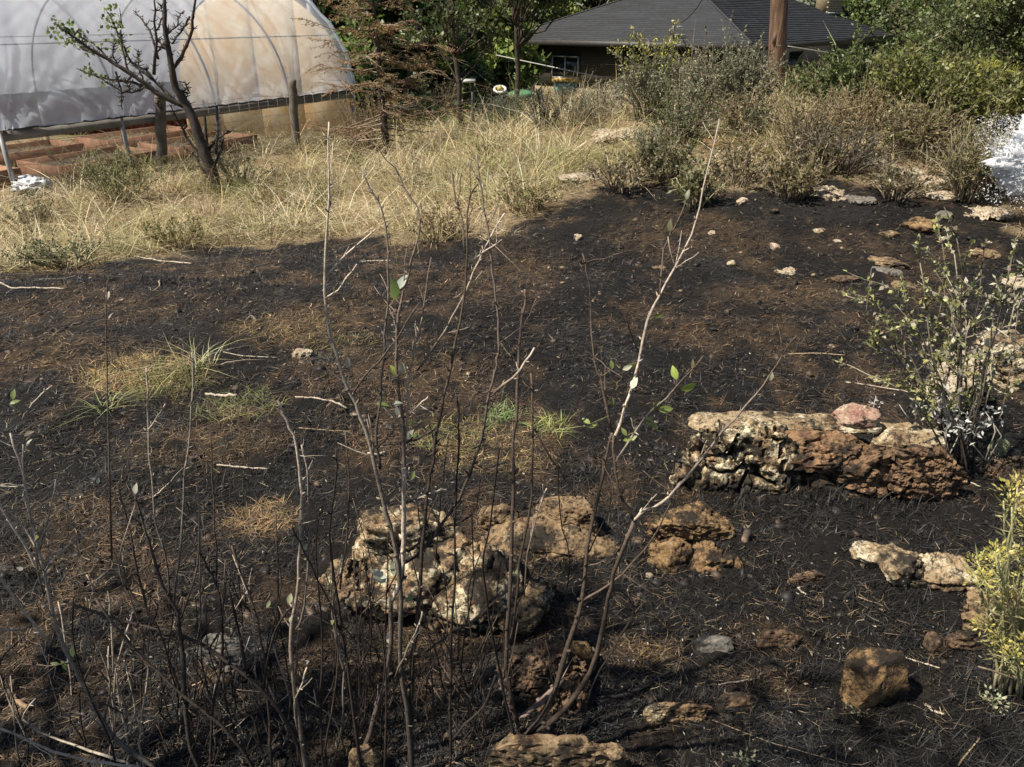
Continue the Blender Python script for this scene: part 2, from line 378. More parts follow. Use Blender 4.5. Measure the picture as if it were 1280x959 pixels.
HOOP = {}
def make_grass():
    rng = np.random.default_rng(8); m = MB()
    x, y = wedge(rng, 19500, 4.6, 19, -42, 42, p=.85)
    b = burn(x, y); r = np.hypot(x, y); az = np.degrees(np.arctan2(x, y)); inside = hoop_inside(x, y, .1)
    dens = np.clip(.62 + .8 * fb2(x * 1.3, y * 1.3, 3, 201), .12, 1)
    dens = dens * ss(-.62, -.1, fb2(x * 2.3, y * 2.3, 2, 231)); dens = np.where(inside, dens * .5, dens); dens = np.where(in_beds(x, y), 0, dens)
    k = (b < .4) & (rng.uniform(0, 1, len(x)) < dens); x, y, r, az, inside = x[k], y[k], r[k], az[k], inside[k]; nt_ = len(x)
    edge = np.interp(np.radians(az), E_AZ, E_R); de = r - edge
    tall = (.11 + .21 * ss(0, 1.5, de)) * np.clip(1 + .6 * fb2(x * .9, y * .9, 3, 211), .4, 1.7) * np.exp(rng.normal(0, .46, nt_)) * .93
    tall = np.where(az > 5, tall * .72, tall); tall = np.where(inside, tall * .6, tall)
    hue = fb2(x * .8 + 3, y * .8, 3, 221); u = rng.uniform(0, 1, nt_)
    pal = np.array([(.49, .39, .23), (.70, .615, .42), (.20, .215, .08), (.24, .155, .08), (.40, .37, .17)])
    w = rng.choice(5, nt_, p=[.34, .28, .12, .13, .13]); g_ = (hue > .12) & (rng.uniform(0, 1, nt_) < .5); w[g_] = rng.choice([2, 4], g_.sum()); tc = pal[w] * rng.uniform(.7, 1.2, (nt_, 1))
    sc = (de < .4) & (rng.uniform(0, 1, nt_) < .5); tc[sc] *= .3                # singed tufts next to the burn
    nb = rng.integers(7, 17, nt_); i = np.repeat(np.arange(nt_), nb); n = len(i); a = rng.uniform(0, 6.283, n); q = np.abs(rng.normal(0, .045, n)) * (1 + tall[i])
    bx, by = x[i] + np.cos(a) * q, y[i] + np.sin(a) * q; lean = np.clip(rng.normal(.85, .45, n), .05, 2.2)
    col = tc[i] * rng.uniform(.6, 1.35, (n, 1)) * (1 + rng.uniform(-.08, .08, (n, 3))); dead = rng.uniform(0, 1, n) < .12; col[dead] = np.array([.16, .11, .06]) * rng.uniform(.5, 1.4, (dead.sum(), 1))
    blades(m, rng, bx, by, hh(bx, by) - .01, tall[i] * rng.uniform(.5, 1.35, n), (.0024 + .0005 * r[i]) * rng.uniform(.5, 1.8, n), lean, np.clip(col, .01, .8), 3, droop=.9, curl=.35, th=a + rng.normal(0, .5, n))
    # low matted litter between the tufts
    x, y = wedge(rng, 60000, 4.6, 15, -42, 42, p=.85); k = (burn(x, y) < .5) & ~in_beds(x, y); x, y = x[k], y[k]; n = len(x)
    blades(m, rng, x, y, hh(x, y) + .01 + rng.uniform(0, .04, n), rng.uniform(.06, .22, n), .006 * rng.uniform(.6, 1.6, n), rng.uniform(.8, 1.3, n), pal[rng.choice([0, 0, 1, 3, 3], n)] * rng.uniform(.35, 1.15, (n, 1)), 2, flat=.9, droop=.15)
    tag(m.build('dry_grass', M_grass), 'tall dry straw coloured grass beyond the edge of the burn', 'dry grass', kind='stuff')
    # long lodged stalks leaning out over the edge
    m = MB(); x, y = wedge(rng, 16000, 4.6, 11, -42, 4); az = np.arctan2(x, y); de = np.hypot(x, y) - np.interp(az, E_AZ, E_R)
    k = (de > .02) & (de < 2.5) & (rng.uniform(0, 1, len(x)) < .16); x, y = x[k], y[k]; n = len(x)
    blades(m, rng, x, y, hh(x, y) + .08, rng.uniform(.2, .6, n), .005 * rng.uniform(.7, 1.5, n), rng.uniform(.8, 1.5, n), rgb(rng, (.58, .49, .30), n, .25), 4, droop=.6, flat=.55)
    tag(m.build('fallen_stalks', M_grass), 'long pale fallen grass stalks lying over the burn edge', 'grass stalks', kind='stuff')
    # regrowing tufts inside the burn
    m = MB()
    for (u, v, ru, rv, hg, cnt, c) in [(215, 478, 46, 24, .05, 800, (.15, .15, .06)), (170, 470, 70, 26, .04, 1200, (.40, .30, .14)), (248, 462, 22, 9, .17, 70, (.45, .42, .25)), (135, 515, 10, 6, .10, 40, (.32, .35, .15)),
                                       (690, 535, 22, 10, .05, 160, (.30, .33, .12)), (625, 520, 22, 8, .05, 160, (.22, .30, .12)), (560, 545, 60, 22, .04, 350, (.26, .24, .10)), (425, 430, 50, 18, .03, 300, (.27, .25, .10)), (300, 500, 40, 14, .03, 200, (.2, .2, .08)),
                                       (620, 570, 90, 26, .03, 500, (.25, .2, .1)), (330, 650, 50, 20, .035, 400, (.30, .21, .11)), (350, 410, 80, 16, .04, 400, (.27, .19, .09)), (300, 515, 60, 20, .05, 300, (.2, .2, .09)), (800, 820, 60, 20, .02, 300, (.2, .13, .07))]:
        g = gp(u, v); rx = ru / F * g[1] * 1.05; ry = abs(gp(u, v - rv)[1] - g[1]); a = rng.uniform(0, 6.28, cnt); q = np.sqrt(rng.uniform(0, 1, cnt))
        xx, yy = g[0] + np.cos(a) * q * rx, g[1] + np.sin(a) * q * ry
        blades(m, rng, xx, yy, hh(xx, yy), hg * rng.uniform(.4, 1.3, cnt), .0045 * rng.uniform(.6, 1.3, cnt), np.clip(rng.normal(.9, .5, cnt), .1, 2), rgb(rng, c, cnt, .5, .15), 3, droop=.9, curl=.6)
    tag(m.build('grass_tufts', M_grass), 'small green and tan grass tufts surviving inside the blackened ground', 'grass', kind='stuff')

# ------------------------------------------------------------------ rocks
def _ico(sub):
    bm = bmesh.new(); bmesh.ops.create_icosphere(bm, subdivisions=sub, radius=1)
    v = np.array([q.co for q in bm.verts]); f = np.array([[w.index for w in q.verts] for q in bm.faces]); bm.free(); return v, f
ICO = {k: _ico(k) for k in (2, 3, 4, 5, 6)}
def vnorm(p, f):
    n = np.zeros_like(p); c = np.cross(p[f[:, 1]] - p[f[:, 0]], p[f[:, 2]] - p[f[:, 0]])
    for k in range(3): np.add.at(n, f[:, k], c)
    return n / (np.linalg.norm(n, axis=1)[:, None] + 1e-12)
def rock_verts(W, D, H, seed, sub=5, boxy=.62, planes=9, rough=.10, strata=0., pits=0., cracks=0., yaw=0., tilt=0.):
    rng = np.random.default_rng(seed); v, f = ICO[sub]; v = v.copy(); o = rng.uniform(0, 50, 3)
    ex = 2 / boxy; r = (np.abs(v) ** ex).sum(1) ** (-1 / ex)
    for _ in range(planes + 4):
        n = rng.normal(size=3); n /= np.linalg.norm(n); d = rng.uniform(.58, .96); k = v @ n
        r = np.where(k > .05, np.minimum(r, d / np.maximum(k, .05)), r)
    S = np.array([W, D, H * 1.25]) / 2; p = v * r[:, None] * S; sc = (W * max(W, D)) ** .5 * .5 + max(D, H) * .5
    q = p / sc; p = p + vnorm(p, f) * (rough * sc * (.7 * fb3(q * 2.4 + o, 3, seed)))[:, None]
    nr = vnorm(p, f); q = p / sc
    disp = rough * sc * (.55 * fb3(q * 7 + o, 3, seed + 9) + .4 * (.35 - np.abs(fb3(q * 13 + o, 3, seed + 17))))
    if sub >= 5: disp += rough * sc * (.20 * fb3(q * 34 + o, 2, seed + 27))
    if sub >= 4: disp -= rough * sc * .45 * ss(.10, .0, np.abs(fb3(q * 6.5 + o + 5, 3, seed + 33)))
    if strata:
        zz = q[:, 2] * strata * 3.2 + .8 * fb3(q * 2.2 + o, 2, seed + 5) + tilt * q[:, 0] * 3; fr = zz - np.floor(zz)
        disp += .055 * sc * (ss(0, .75, fr) - ss(.86, 1.0, fr) - .5) * (.4 + .6 * ss(-.3, .3, fb3(q * 3 + o + 40, 2, seed + 6)))
    if pits:
        m_ = ss(-.15, .35, fb3(q * 2.6 + o + 9, 2, seed + 3)); disp -= 1.0 * pits * sc * ss(.5, .1, voro(q * 4.2 + o, seed)) * m_
        disp -= 0.28 * pits * sc * ss(.45, .08, voro(q * 13 + o, seed + 2)) * (.25 + .75 * m_)
    if cracks:
        disp -= 1.1 * cracks * sc * ss(.06, .0, np.abs(fb3(q * 2.6 + o + 31, 3, seed + 13)))
    p = p + nr * disp[:, None]
    if yaw: ca, sa = math.cos(yaw), math.sin(yaw); p = p @ np.array([[ca, sa, 0], [-sa, ca, 0], [0, 0, 1]])
    lo, hi = p.min(0), p.max(0)
    p[:, 0] = (p[:, 0] - (lo[0] + hi[0]) / 2) * W / (hi[0] - lo[0]); p[:, 1] = (p[:, 1] - (lo[1] + hi[1]) / 2) * D / (hi[1] - lo[1])
    p[:, 2] = (p[:, 2] - lo[2]) / (hi[2] - lo[2]) * H * 1.22 - .22 * H
    return p, f
def lump(m, u0, u1, vt, vb, seed, yf=None, fh=.62, dmax=1.1, **kw):
    vb = vb + (.10 * (vb - vt) if yf is None else 0); uc = (u0 + u1) / 2; g = gp(uc, vb); y0 = g[1] if yf is None else yf
    b0 = P(uc, vb, y0); d = rdir(uc, (vt + vb) / 2); sn = -d[2] / np.linalg.norm(d); cs = math.sqrt(1 - sn * sn); z = zc(b0)
    W = (u1 - u0) / F * z * 1.03; e = (vb - vt) / F * z; D = min((1 - fh) * e / sn * 1.12, dmax * W); H = (e * 1.04 - D * .8 * sn) / cs
    p, f = rock_verts(W, D, H, seed, **kw); c = np.array([P(uc, vb, y0 + D * .5)[0], y0 + D * .46, b0[2] if yf is not None else g[2]]); m.add(p + c, f); return c
NROCK = [100]
def rock(name, box, mat, label, cat='rock', group=None, **kw):
    m = MB(); NROCK[0] += 7; W = box[1] - box[0]
    kw.setdefault('sub', 5 if W > 60 else (4 if W > 24 else 3))
    c = lump(m, *box, kw.pop('seed', NROCK[0]), **kw)
    o = m.build(name, mat, loc=tuple(c), smooth=True)
    me = o.data; me.set_sharp_from_angle(angle=math.radians(38)) if hasattr(me, 'set_sharp_from_angle') else None
    return tag(o, label, cat, group)

# ------------------------------------------------------------------ house (corner towards us)
def build_house():
    m_brick, nt, b = newmat('dark_brick'); v = coord(nt)
    mp = nd(nt, 'ShaderNodeMapping'); mp.inputs['Rotation'].default_value = (math.pi / 2, 0, 0); nt.links.new(v, mp.inputs[0])
    bt = nd(nt, 'ShaderNodeTexBrick'); nt.links.new(mp.outputs[0], bt.inputs[0])
    for k, c in (('Color1', (.075, .056, .038)), ('Color2', (.05, .037, .026)), ('Mortar', (.09, .078, .06))): bt.inputs[k].default_value = (*c, 1)
    bt.inputs['Scale'].default_value = 1; bt.inputs['Brick Width'].default_value = .22; bt.inputs['Row Height'].default_value = .085; bt.inputs['Mortar Size'].default_value = .01
    nt.links.new(bt.outputs[0], b.inputs['Base Color']); b.inputs['Roughness'].default_value = .9
    m_pale = plain('sunlit_and_chimney_brick', (.20, .16, .10), .9, var=.3, scale=9)  # chimney's own brick; on the lower wall it paints sunlight in
    m_roof, nt, b = newmat('asphalt_shingle'); v = coord(nt)
    mp = nd(nt, 'ShaderNodeMapping'); mp.inputs['Scale'].default_value = (1, 1, 6); nt.links.new(v, mp.inputs[0])
    k = ramp(nt, noise(nt, mp.outputs[0], 5, 3, .7), [(.3, .6), (.7, 1.5)]); k2 = ramp(nt, noise(nt, v, 60, 2), [(.3, .8), (.7, 1.2)])
    a = nd(nt, 'ShaderNodeAttribute', attribute_name='Col')
    nt.links.new(mix(nt, 1.0, mix(nt, 1.0, a.outputs['Color'], k, 'MULTIPLY'), k2, 'MULTIPLY'), b.inputs['Base Color'])
    b.inputs['Roughness'].default_value = .85
    m_trim = plain('dark_trim', (.03, .028, .027), .6); m_glass = plain('dark_window_glass', (.02, .022, .025), .08, bs=0)
    m_frame = plain('aluminium_frame', (.5, .5, .5), .4, .3, bs=0); m_dark = plain('shaded_side_dark', (.018, .018, .018), .8)  # near-black wall and door: shade of the right side put into the colour
    A = P(940, 55.5, 32.0); a = np.array([-.77, .635, 0]); a /= np.linalg.norm(a); bv = np.array([a[1], -a[0], 0]) * 1.0
    zg = gz(A[0], A[1] + 3) - .1; ze = A[2]; LA, LB = 12.6, 19.0; ov = .75; up = np.array([0, 0, 1.0])
    wc = A + (a + bv) * ov                                        # wall corner
    t = thing('brick_house', 'low dark brick house with a grey shingled hip roof beyond the dry field', 'house', (wc[0], wc[1], zg))
    th = .22
    def wall(p, d, L, n, z0, z1, name, mat, par=t):
        m = MB(); q = np.array([p[0], p[1], 0]); m.prism([q + up * z0, q + d * L + up * z0, q + d * L + up * z1, q + up * z1], n * th); return m.build(name, mat, par)
    zs = zg + .75
    wl_ = wall(wc + a * .002, a, LA - 2 * ov, bv, zg + .62, ze - .02, 'wall', m_brick)
    wall(wc - bv * .03 + a * .1, a, LA - 2 * ov - .1, bv, zg - .3, zg + .619, 'sunlit_brick_band', m_pale)  # sunlit strip below the eave shadow, painted as a paler wall band
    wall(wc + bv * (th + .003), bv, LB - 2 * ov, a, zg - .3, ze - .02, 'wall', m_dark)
    wall(wc + a * (LA - 2 * ov) + bv * th, bv, LB - 2 * ov, -a * .9, zg - .3, ze - .02, 'wall', m_brick)
    wall(wc + bv * (LB - 2 * ov), a, LA - 2 * ov, -bv * .9, zg - .3, ze - .02, 'wall', m_brick)
    # roof: two visible hip slopes built as overlapping courses of shingles
    rise = .40; hw = LA / 2; zr = ze + hw * rise
    E0 = np.array([A[0], A[1], ze]); E1 = E0 + a * LA; E2 = E0 + bv * LB; E3 = E1 + bv * LB
    R0 = E0 + a * hw + bv * hw + up * (hw * rise); R1 = E0 + a * hw + bv * (LB - hw) + up * (hw * rise)
    m = MB(); rng = np.random.default_rng(3)
    def slope(e0, e1, r0, r1, n):
        for k in range(n):
            f0, f1 = k / n, (k + 1) / n
            p0, p1 = e0 + (r0 - e0) * f0, e1 + (r1 - e1) * f0; q0, q1 = e0 + (r0 - e0) * f1, e1 + (r1 - e1) * f1
            L = np.linalg.norm(p1 - p0); nn = max(int(L / .9), 1)
            for j in range(nn):
                s0, s1 = j / nn, (j + 1) / nn; lift = up * .022 * (1 + .4 * rng.uniform())
                c = np.array([.016, .0178, .022]) * rng.uniform(.72, 1.25)
                vv = np.array([p0 + (p1 - p0) * s0 + lift, p0 + (p1 - p0) * s1 + lift, q0 + (q1 - q0) * s1, q0 + (q1 - q0) * s0, p0 + (p1 - p0) * s0, p0 + (p1 - p0) * s1])
                m.add(vv, [np.array([[0, 1, 2, 3], [4, 5, 1, 0]])], c)
    slope(E0, E1, R0, R0, 34); slope(E0, E2, R0, R1, 34); slope(E1, E3, R0, R1, 8); slope(E2, E3, R1, R1, 8)
    rf = m.build('roof', m_roof, t); tag(rf, kind='stuff')
    m = MB()
    for p, q in ((E0, R0), (E1, R0)):
        pts = [p + (q - p) * s + up * .03 for s in np.linspace(0, 1, 12)]; m.tube(pts, (.04, .04), 5, (.024, .025, .028))
    m.build('hip_cap', m_roof, t)
    m = MB()
    for p, q, n in ((E0, E1, bv), (E0, E2, a)):
        d = (q - p); m.prism([p - up * .24, q - up * .24, q - up * .004, p - up * .004], n * .03)
        m.prism([p + n * .03 - up * .22, q + n * .03 - up * .22, q + n * .9 - up * .2, p + n * .9 - up * .2], -up * .02)
    m.build('fascia', m_trim, t)
    # window on the lit wall, located where the sight line meets that wall
    def onwall(u, v):
        d = rdir(u, v); o = np.array([0, 0, CAMZ]); s = ((wc - o) @ bv) / (d @ bv); return o + d * s
    w0, w1 = onwall(690.5, 97), onwall(724, 70.5); s0 = (w0 - wc) @ a; s1 = (w1 - wc) @ a
    z0, z1 = min(w0[2], w1[2]), max(w0[2], w1[2]); lo, hi = min(s0, s1), max(s0, s1)
    def wrect(l, h, za, zb, off, dep, name, mat, par):
        m = MB(); q = wc * np.array([1, 1, 0]) - bv * off; m.prism([q + a * l + up * za, q + a * h + up * za, q + a * h + up * zb, q + a * l + up * zb], bv * dep); return m.build(name, mat, par)
    wo = wrect(lo - .1, hi + .1, z0 - .1, z1 + .1, .03, .02, 'window', m_trim, t)
    wrect(lo, hi, z0, z1, .045, .012, 'pane', m_glass, wo)
    mid = (lo + hi) / 2
    for l, h, za, zb in ((lo - .02, lo + .05, z0, z1), (hi - .05, hi + .02, z0, z1), (mid - .035, mid + .035, z0, z1), (lo + .052, mid - .037, z1 - .05, z1), (mid + .037, hi - .052, z1 - .05, z1), (lo + .052, mid - .037, z0, z0 + .05), (mid + .037, hi - .052, z0, z0 + .05)):
        wrect(l, h, za, zb, .07, .02, 'frame', m_frame, wo)
    # window and door on the shaded wall
    for s, wd, za, zb, nm in ((5.0, 1.6, ze - 1.7, ze - .45, 'window'), (10.5, 1.7, ze - 1.8, ze - .45, 'window'), (14.2, .95, zg, ze - .45, 'door')):
        m = MB(); q = wc * np.array([1, 1, 0]) + bv * s - a * .05; m.prism([q + up * za, q + bv * wd + up * za, q + bv * wd + up * zb, q + up * zb], a * .03); o = m.build(nm, m_trim, t)
        m = MB(); q = q + bv * .08 - a * .012; m.prism([q + up * (za + .08), q + bv * (wd - .16) + up * (za + .08), q + bv * (wd - .16) + up * (zb - .08), q + up * (zb - .08)], a * .01); m.build('pane', m_glass if nm == 'window' else m_dark, o)
    # chimney on the right slope
    nr = np.cross(bv, R0 - E0); nr /= np.linalg.norm(nr)
    def onroof(u, v):
        d = rdir(u, v); o = np.array([0, 0, CAMZ]); s = ((E0 - o) @ nr) / (d @ nr); return o + d * s
    c0 = onroof(1052, 17)
    m = MB(); rng = np.random.default_rng(4); W = 2.3; n_ = 22; ctr = c0 - bv * W / 2 + a * .35; base = c0[2] - .5
    m.box((ctr[0], ctr[1], base + 1.2), (W - .03, .66, 2.4), math.atan2(bv[1], bv[0])); ch = m.build('chimney', m_pale, t)
    me = None
    for k in range(20):
        for j in range(6):
            q = ctr - a * .345 + bv * ((j + (.5 if k % 2 else 0) - 2.9) * W / 6.2)
            if me is None:
                mm = MB(); mm.box((0, 0, 0), (W / 6.2 - .02, .05, .095), math.atan2(bv[1], bv[0])); me = mm.mesh('brick', plain('chimney_brick', (.36, .30, .19), .9, var=.35, scale=3))
            o = bpy.data.objects.new('brick', me); COL.objects.link(o); o.parent = ch; o.location = Vector((q[0], q[1], base + .55 + k * .115)) - t.location
    m = MB(); q = c0 - a * .05
    m.box(tuple(ctr - a * .42 + up * (c0[2] - ctr[2] + .02)), (W + .1, .16, .05), math.atan2(bv[1], bv[0])); m.build('flashing', plain('pale_flashing', (.45, .48, .52), .5), t)
    # service mast with its wires
    p0 = onroof(842, 50); 
    nl = np.cross(a, R0 - E0); d = rdir(842, 49); o = np.array([0, 0, CAMZ]); s = ((E0 - o) @ nl) / (d @ nl); p0 = o + d * s
    m = MB(); top = P(842, 27, p0[1]); m.tube([p0, top], (.05, .05), 6); m.tube([top - up * .03, top + up * .06], (.12, .1), 6)
    for zz, L in ((.25, .55), (.72, .45)): q = p0 + (top - p0) * zz; m.tube([q, q - a * L], (.025, .025), 4); 
    tag(m.build('service_mast', plain('mast_metal', (.22, .22, .23), .5, .4), t), 'grey electric service mast')
    w = thing('service_wire', 'thin black cable running up from the small mast on the roof', 'cable', tuple(top))
    m = MB(); q1 = P(885, -12, 24.0); pts = [top + (q1 - top) * k - up * 0.9 * 4 * k * (1 - k) * .35 for k in np.linspace(0, 1, 14)]; m.tube(pts, (.022, .016), 4); m.build('cable', m_trim, w)
build_house()

# ------------------------------------------------------------------ red barn behind the hoop house
def build_barn():
    m_red = plain('barn_red', (.16, .032, .022), .75, var=.3, scale=5); m_wh = plain('white_trim', (.62, .62, .64), .6, var=.08)
    y1 = 21.0; c = P(389, 4, y1); x1 = c[0]; zb = gz(x1, y1) - .1; L = 13.0; H = 5.2; d = np.array([-.954, -.3, 0]); n = np.array([-.3, .954, 0]); up = np.array([0, 0, 1.0])
    p = np.array([x1, y1, zb]); t = thing('red_barn', 'dark red board barn with white corner trim behind the hoop house', 'barn', tuple(p))
    m = MB(); m.prism([p, p + d * L, p + d * L + up * H, p + up * H], n * 5); m.build('wall', m_red, t)
    nb = 44
    for k in range(nb):
        q = p + d * (.12 + k * (L - .12) / nb) - n * .025; m = MB(); m.prism([q, q + d * .27, q + d * .27 + up * H, q + up * H], n * .02, ); m.build('board', m_red, t)
    m = MB(); q = p - n * .05 - d * .04; m.prism([q, q + d * .16, q + d * .16 + up * (H + .02), q + up * (H + .02)], n * .04); m.build('corner_trim', m_wh, t)
    R = MB(); e = p - n * .4 + up * H + d * -.3; R.prism([e, e + n * 3 + up * 1.6, e + n * 6 , e + n * 6 + up * .1, e + n * 3 + up * 1.72, e + up * .1], d * (L + .6)); R.build('roof', plain('barn_roof', (.12, .10, .09), .7), t)
build_barn()

# ------------------------------------------------------------------ hoop house
def build_hoop():
    C0 = gp(22, 247); z0 = P(22, 167, C0[1])[2]
    d = rdir(440, 115); y1 = (CAMZ - z0) / (-d[2] / d[1]); C1 = P(440, 115, y1); up = np.array([0, 0, 1.0])
    a = (C1 - C0) * np.array([1, 1, 0]); L = np.linalg.norm(a); a /= L; pv = np.array([-a[1], a[0], 0]); Wd = 5.2; Ht = 2.08; C = np.array([C0[0], C0[1], z0])
    HOOP.update(C=C, a=a, p=pv, L=L, W=Wd)
    t = thing('hoop_house', 'hoop house under translucent white plastic film with bare steel legs', 'greenhouse', tuple(C0))
    m_steel = plain('galvanised_steel', (.27, .27, .265), .5, .25, var=.15, scale=14); m_wood = plain('weathered_board', (.17, .155, .14), .85, var=.3)
    def arch(s, th, r=0.0):
        return C + a * s + pv * (Wd / 2 * (1 - np.cos(th)) - r * np.cos(th)) + up * ((Ht + r) * np.sin(th) ** .97)
    # film
    mf, nt, b = newmat('greenhouse_film'); v = coord(nt)
    b.inputs['Base Color'].default_value = (.58, .64, .73, 1); b.inputs['Roughness'].default_value = .32; b.inputs['Specular IOR Level'].default_value = .5
    tr = nd(nt, 'ShaderNodeBsdfTranslucent'); tr.inputs[0].default_value = (.66, .73, .84, 1); tp = nd(nt, 'ShaderNodeBsdfTransparent'); tp.inputs[0].default_value = (.93, .93, .94, 1)
    x1 = nd(nt, 'ShaderNodeMixShader'); x1.inputs[0].default_value = .66; nt.links.new(b.outputs[0], x1.inputs[1]); nt.links.new(tr.outputs[0], x1.inputs[2])
    x2 = nd(nt, 'ShaderNodeMixShader'); x2.inputs[0].default_value = .42; nt.links.new(x1.outputs[0], x2.inputs[1]); nt.links.new(tp.outputs[0], x2.inputs[2])
    nt.links.new(x2.outputs[0], nt.nodes['Material Output'].inputs[0])
    hs = [0, 2.15 / 6.3 * L * .72, 0, 0, 0]
    hx = []
    for u in (22, 152, 270, 362, 440):                           # hoops stand where the photo's legs meet the rail line
        best = min(np.linspace(0, L, 400), key=lambda s: abs(CX + F * (C + a * s)[0] / zc(C + a * s) - u)); hx.append(best)
    hx[0] = 0; hx[-1] = L
    ns, nt_ = 240, 90; S = np.linspace(-.02, L + .02, ns); T = np.linspace(0.015, math.pi - .015, nt_)
    SS, TT = np.meshgrid(S, T, indexing='ij'); s, th = SS.ravel(), TT.ravel()
    dist = np.min(np.abs(s[:, None] - np.array(hx)[None]), 1); half = L / 8
    sag = .05 * np.clip(dist / half, 0, 1) ** .8
    hgt = np.sin(th)
    wr = np.zeros_like(s)
    for i, h in enumerate(hx):                                   # pull folds fanning out from the foot of each hoop
        ang = np.arctan2(s - h, (th if True else th) * 1.6 + .05); fade = np.exp(-np.hypot(s - h, th * 1.6) * .8)
        wr += .085 * fade * vn2(ang * 9 + i * 7, np.full_like(ang, i * 3.3), 71) * np.clip(np.abs(s - h) * 4, 0, 1)
    wr += .05 * fb2(s * 2.4 + th * 3.2, th * 1.5 - s * .8, 3, 77) * np.clip(dist * 3, 0, 1) + .022 * vn2(s * 7 + th * 9, th * 3 - s * 2, 79) * np.clip(dist * 4, 0, 1)
    wr += .03 * np.exp(-th * 9) * vn2(s * 9, th * 2, 83)
    rr = .032 - sag + wr
    pt = C[None] + a[None] * s[:, None] + pv[None] * (Wd / 2 * (1 - np.cos(th)) - rr * np.cos(th))[:, None] + up[None] * ((Ht + rr) * np.clip(np.sin(th), 0, 1) ** .97)[:, None]
    m = MB(); i = np.arange(ns - 1)[:, None] * nt_; j = np.arange(nt_ - 1)[None]; m.add(pt, np.stack([i + j, i + nt_ + j, i + nt_ + j + 1, i + j + 1], -1).reshape(-1, 4))
    m.build('plastic_film', mf, t, smooth=True)
    TH = np.linspace(0, math.pi, 40)
    for k, h in enumerate(hx):
        m = MB(); m.tube([arch(h, q, 0.045 if k in (0, 4) else .0) for q in TH], (.019, .019), 8); m.build('hoop', m_steel, t, smooth=True)
        for sd in (0, Wd):
            q = C + a * h + pv * sd; g = gz(q[0], q[1]); m = MB(); m.tube([(q[0], q[1], g - .1), q + up * .05], (.034, .034), 8); m.build('leg', m_steel, t, smooth=True)
    for k in (0, 4):                                              # gathered film wrapped round the end hoops
        m = MB(); m.tube([arch(hx[k], q, .06 + .02 * math.sin(q * 23)) for q in np.linspace(.02, math.pi - .02, 60)], (.04, .045), 6); m.build('film_edge', mf, t, smooth=True)
    for th_ in (.55, math.pi / 2, math.pi - .55):
        m = MB(); m.tube([arch(q, th_, -.05) for q in np.linspace(0, L, 10)], (.010, .010), 6); m.build('purlin', m_steel, t)
    for sd in (0, Wd):
        m = MB(); q = C + pv * sd + up * -.05; m.prism([q - up * .06 - pv * .02, q + up * .07 - pv * .02, q + up * .07 + pv * .02, q - up * .06 + pv * .02], a * L); m.build('base_board', m_wood, t)
        m = MB(); m.tube([q + up * (.085 + .008 * math.sin(k * 2.1)) - pv * .035 + a * (L * k / 60) for k in range(61)], (.016, .016), 5); m.build('wiggle_wire', plain('dark_wire', (.05, .05, .055), .5, .3), t)
    # chipboard panels closing the far end
    mo, nt, b = newmat('chipboard'); v = coord(nt)
    mp = nd(nt, 'ShaderNodeMapping'); mp.inputs['Scale'].default_value = (1, 1, 1.6); nt.links.new(v, mp.inputs[0])
    vo = nd(nt, 'ShaderNodeTexVoronoi'); vo.inputs['Scale'].default_value = 9; nt.links.new(mp.outputs[0], vo.inputs['Vector'])
    bw = nd(nt, 'ShaderNodeSeparateColor'); nt.links.new(vo.outputs['Color'], bw.inputs[0])
    c = mix(nt, bw.outputs[0], (.80, .60, .36), (.90, .78, .56)); st = ramp(nt, noise(nt, v, 2.2, 4, .6), [(.42, 0), (.68, 1)])
    nt.links.new(mix(nt, st, c, (.78, .50, .22)), b.inputs['Base Color']); b.inputs['Roughness'].default_value = .7
    n = 4; e = C + a * (L - .1)
    for k in range(n):
        s0, s1 = Wd * k / n + .004, Wd * (k + 1) / n - .004
        def top(sv): th = math.acos(max(-1, min(1, 1 - 2 * sv / Wd))); return Ht * math.sin(th) ** .97 - .06
        zf = min(gz(*(e + pv * s0)[:2]), gz(*(e + pv * s1)[:2])) - .05 - z0
        tops = [e + pv * sv + up * max(top(sv), .02) for sv in np.linspace(s1, s0, 7)]
        m = MB(); m.prism([e + pv * s0 + up * zf, e + pv * s1 + up * zf] + tops, a * .018); m.build('chipboard_panel', mo, t)
        if k: m = MB(); q = e + pv * (Wd * k / n) + a * .022; m.prism([q + up * zf, q + pv * .05 + up * zf, q + pv * .05 + up * (top(Wd * k / n) - .05), q + up * (top(Wd * k / n) - .05)], a * .05); m.build('stud', m_wood, t)
    # film closing the upper part of the near end above an open doorway
    zd = P(10, 119, C[1])[2] - z0; th0 = math.asin(min(1, (zd / Ht) ** (1 / .97))); m = MB(); TT = np.linspace(th0, math.pi - th0, 60)
    nz = 24; V = []
    for q in TT:
        top_ = arch(-.01, q, .03)
        for k in range(nz): kk = k / (nz - 1); z = z0 + zd + (top_[2] - z0 - zd) * kk; V.append([top_[0], top_[1], z])
    V = np.array(V); w_ = (V - C) @ pv; V = V + a[None] * (.03 * fb2(w_ * 2.2, V[:, 2] * 1.4, 3, 66) + .02 * vn2(w_ * 6, V[:, 2] * 1.2, 67))[:, None]
    i = np.arange(59)[:, None] * nz; j = np.arange(nz - 1)[None]; m.add(V, np.stack([i + j, i + nz + j, i + nz + j + 1, i + j + 1], -1).reshape(-1, 4)); m.build('end_film', mf, t, smooth=True)
    m = MB(); q0 = C + up * (zd - .02) + pv * .05; m.prism([q0 - up * .06, q0 + up * .0, q0 + up * .0 + a * .04, q0 - up * .06 + a * .04], pv * (Wd - .1)); m.build('cross_rail', plain('white_rail', (.6, .6, .6), .6, var=.1), t)
    return t
build_hoop()
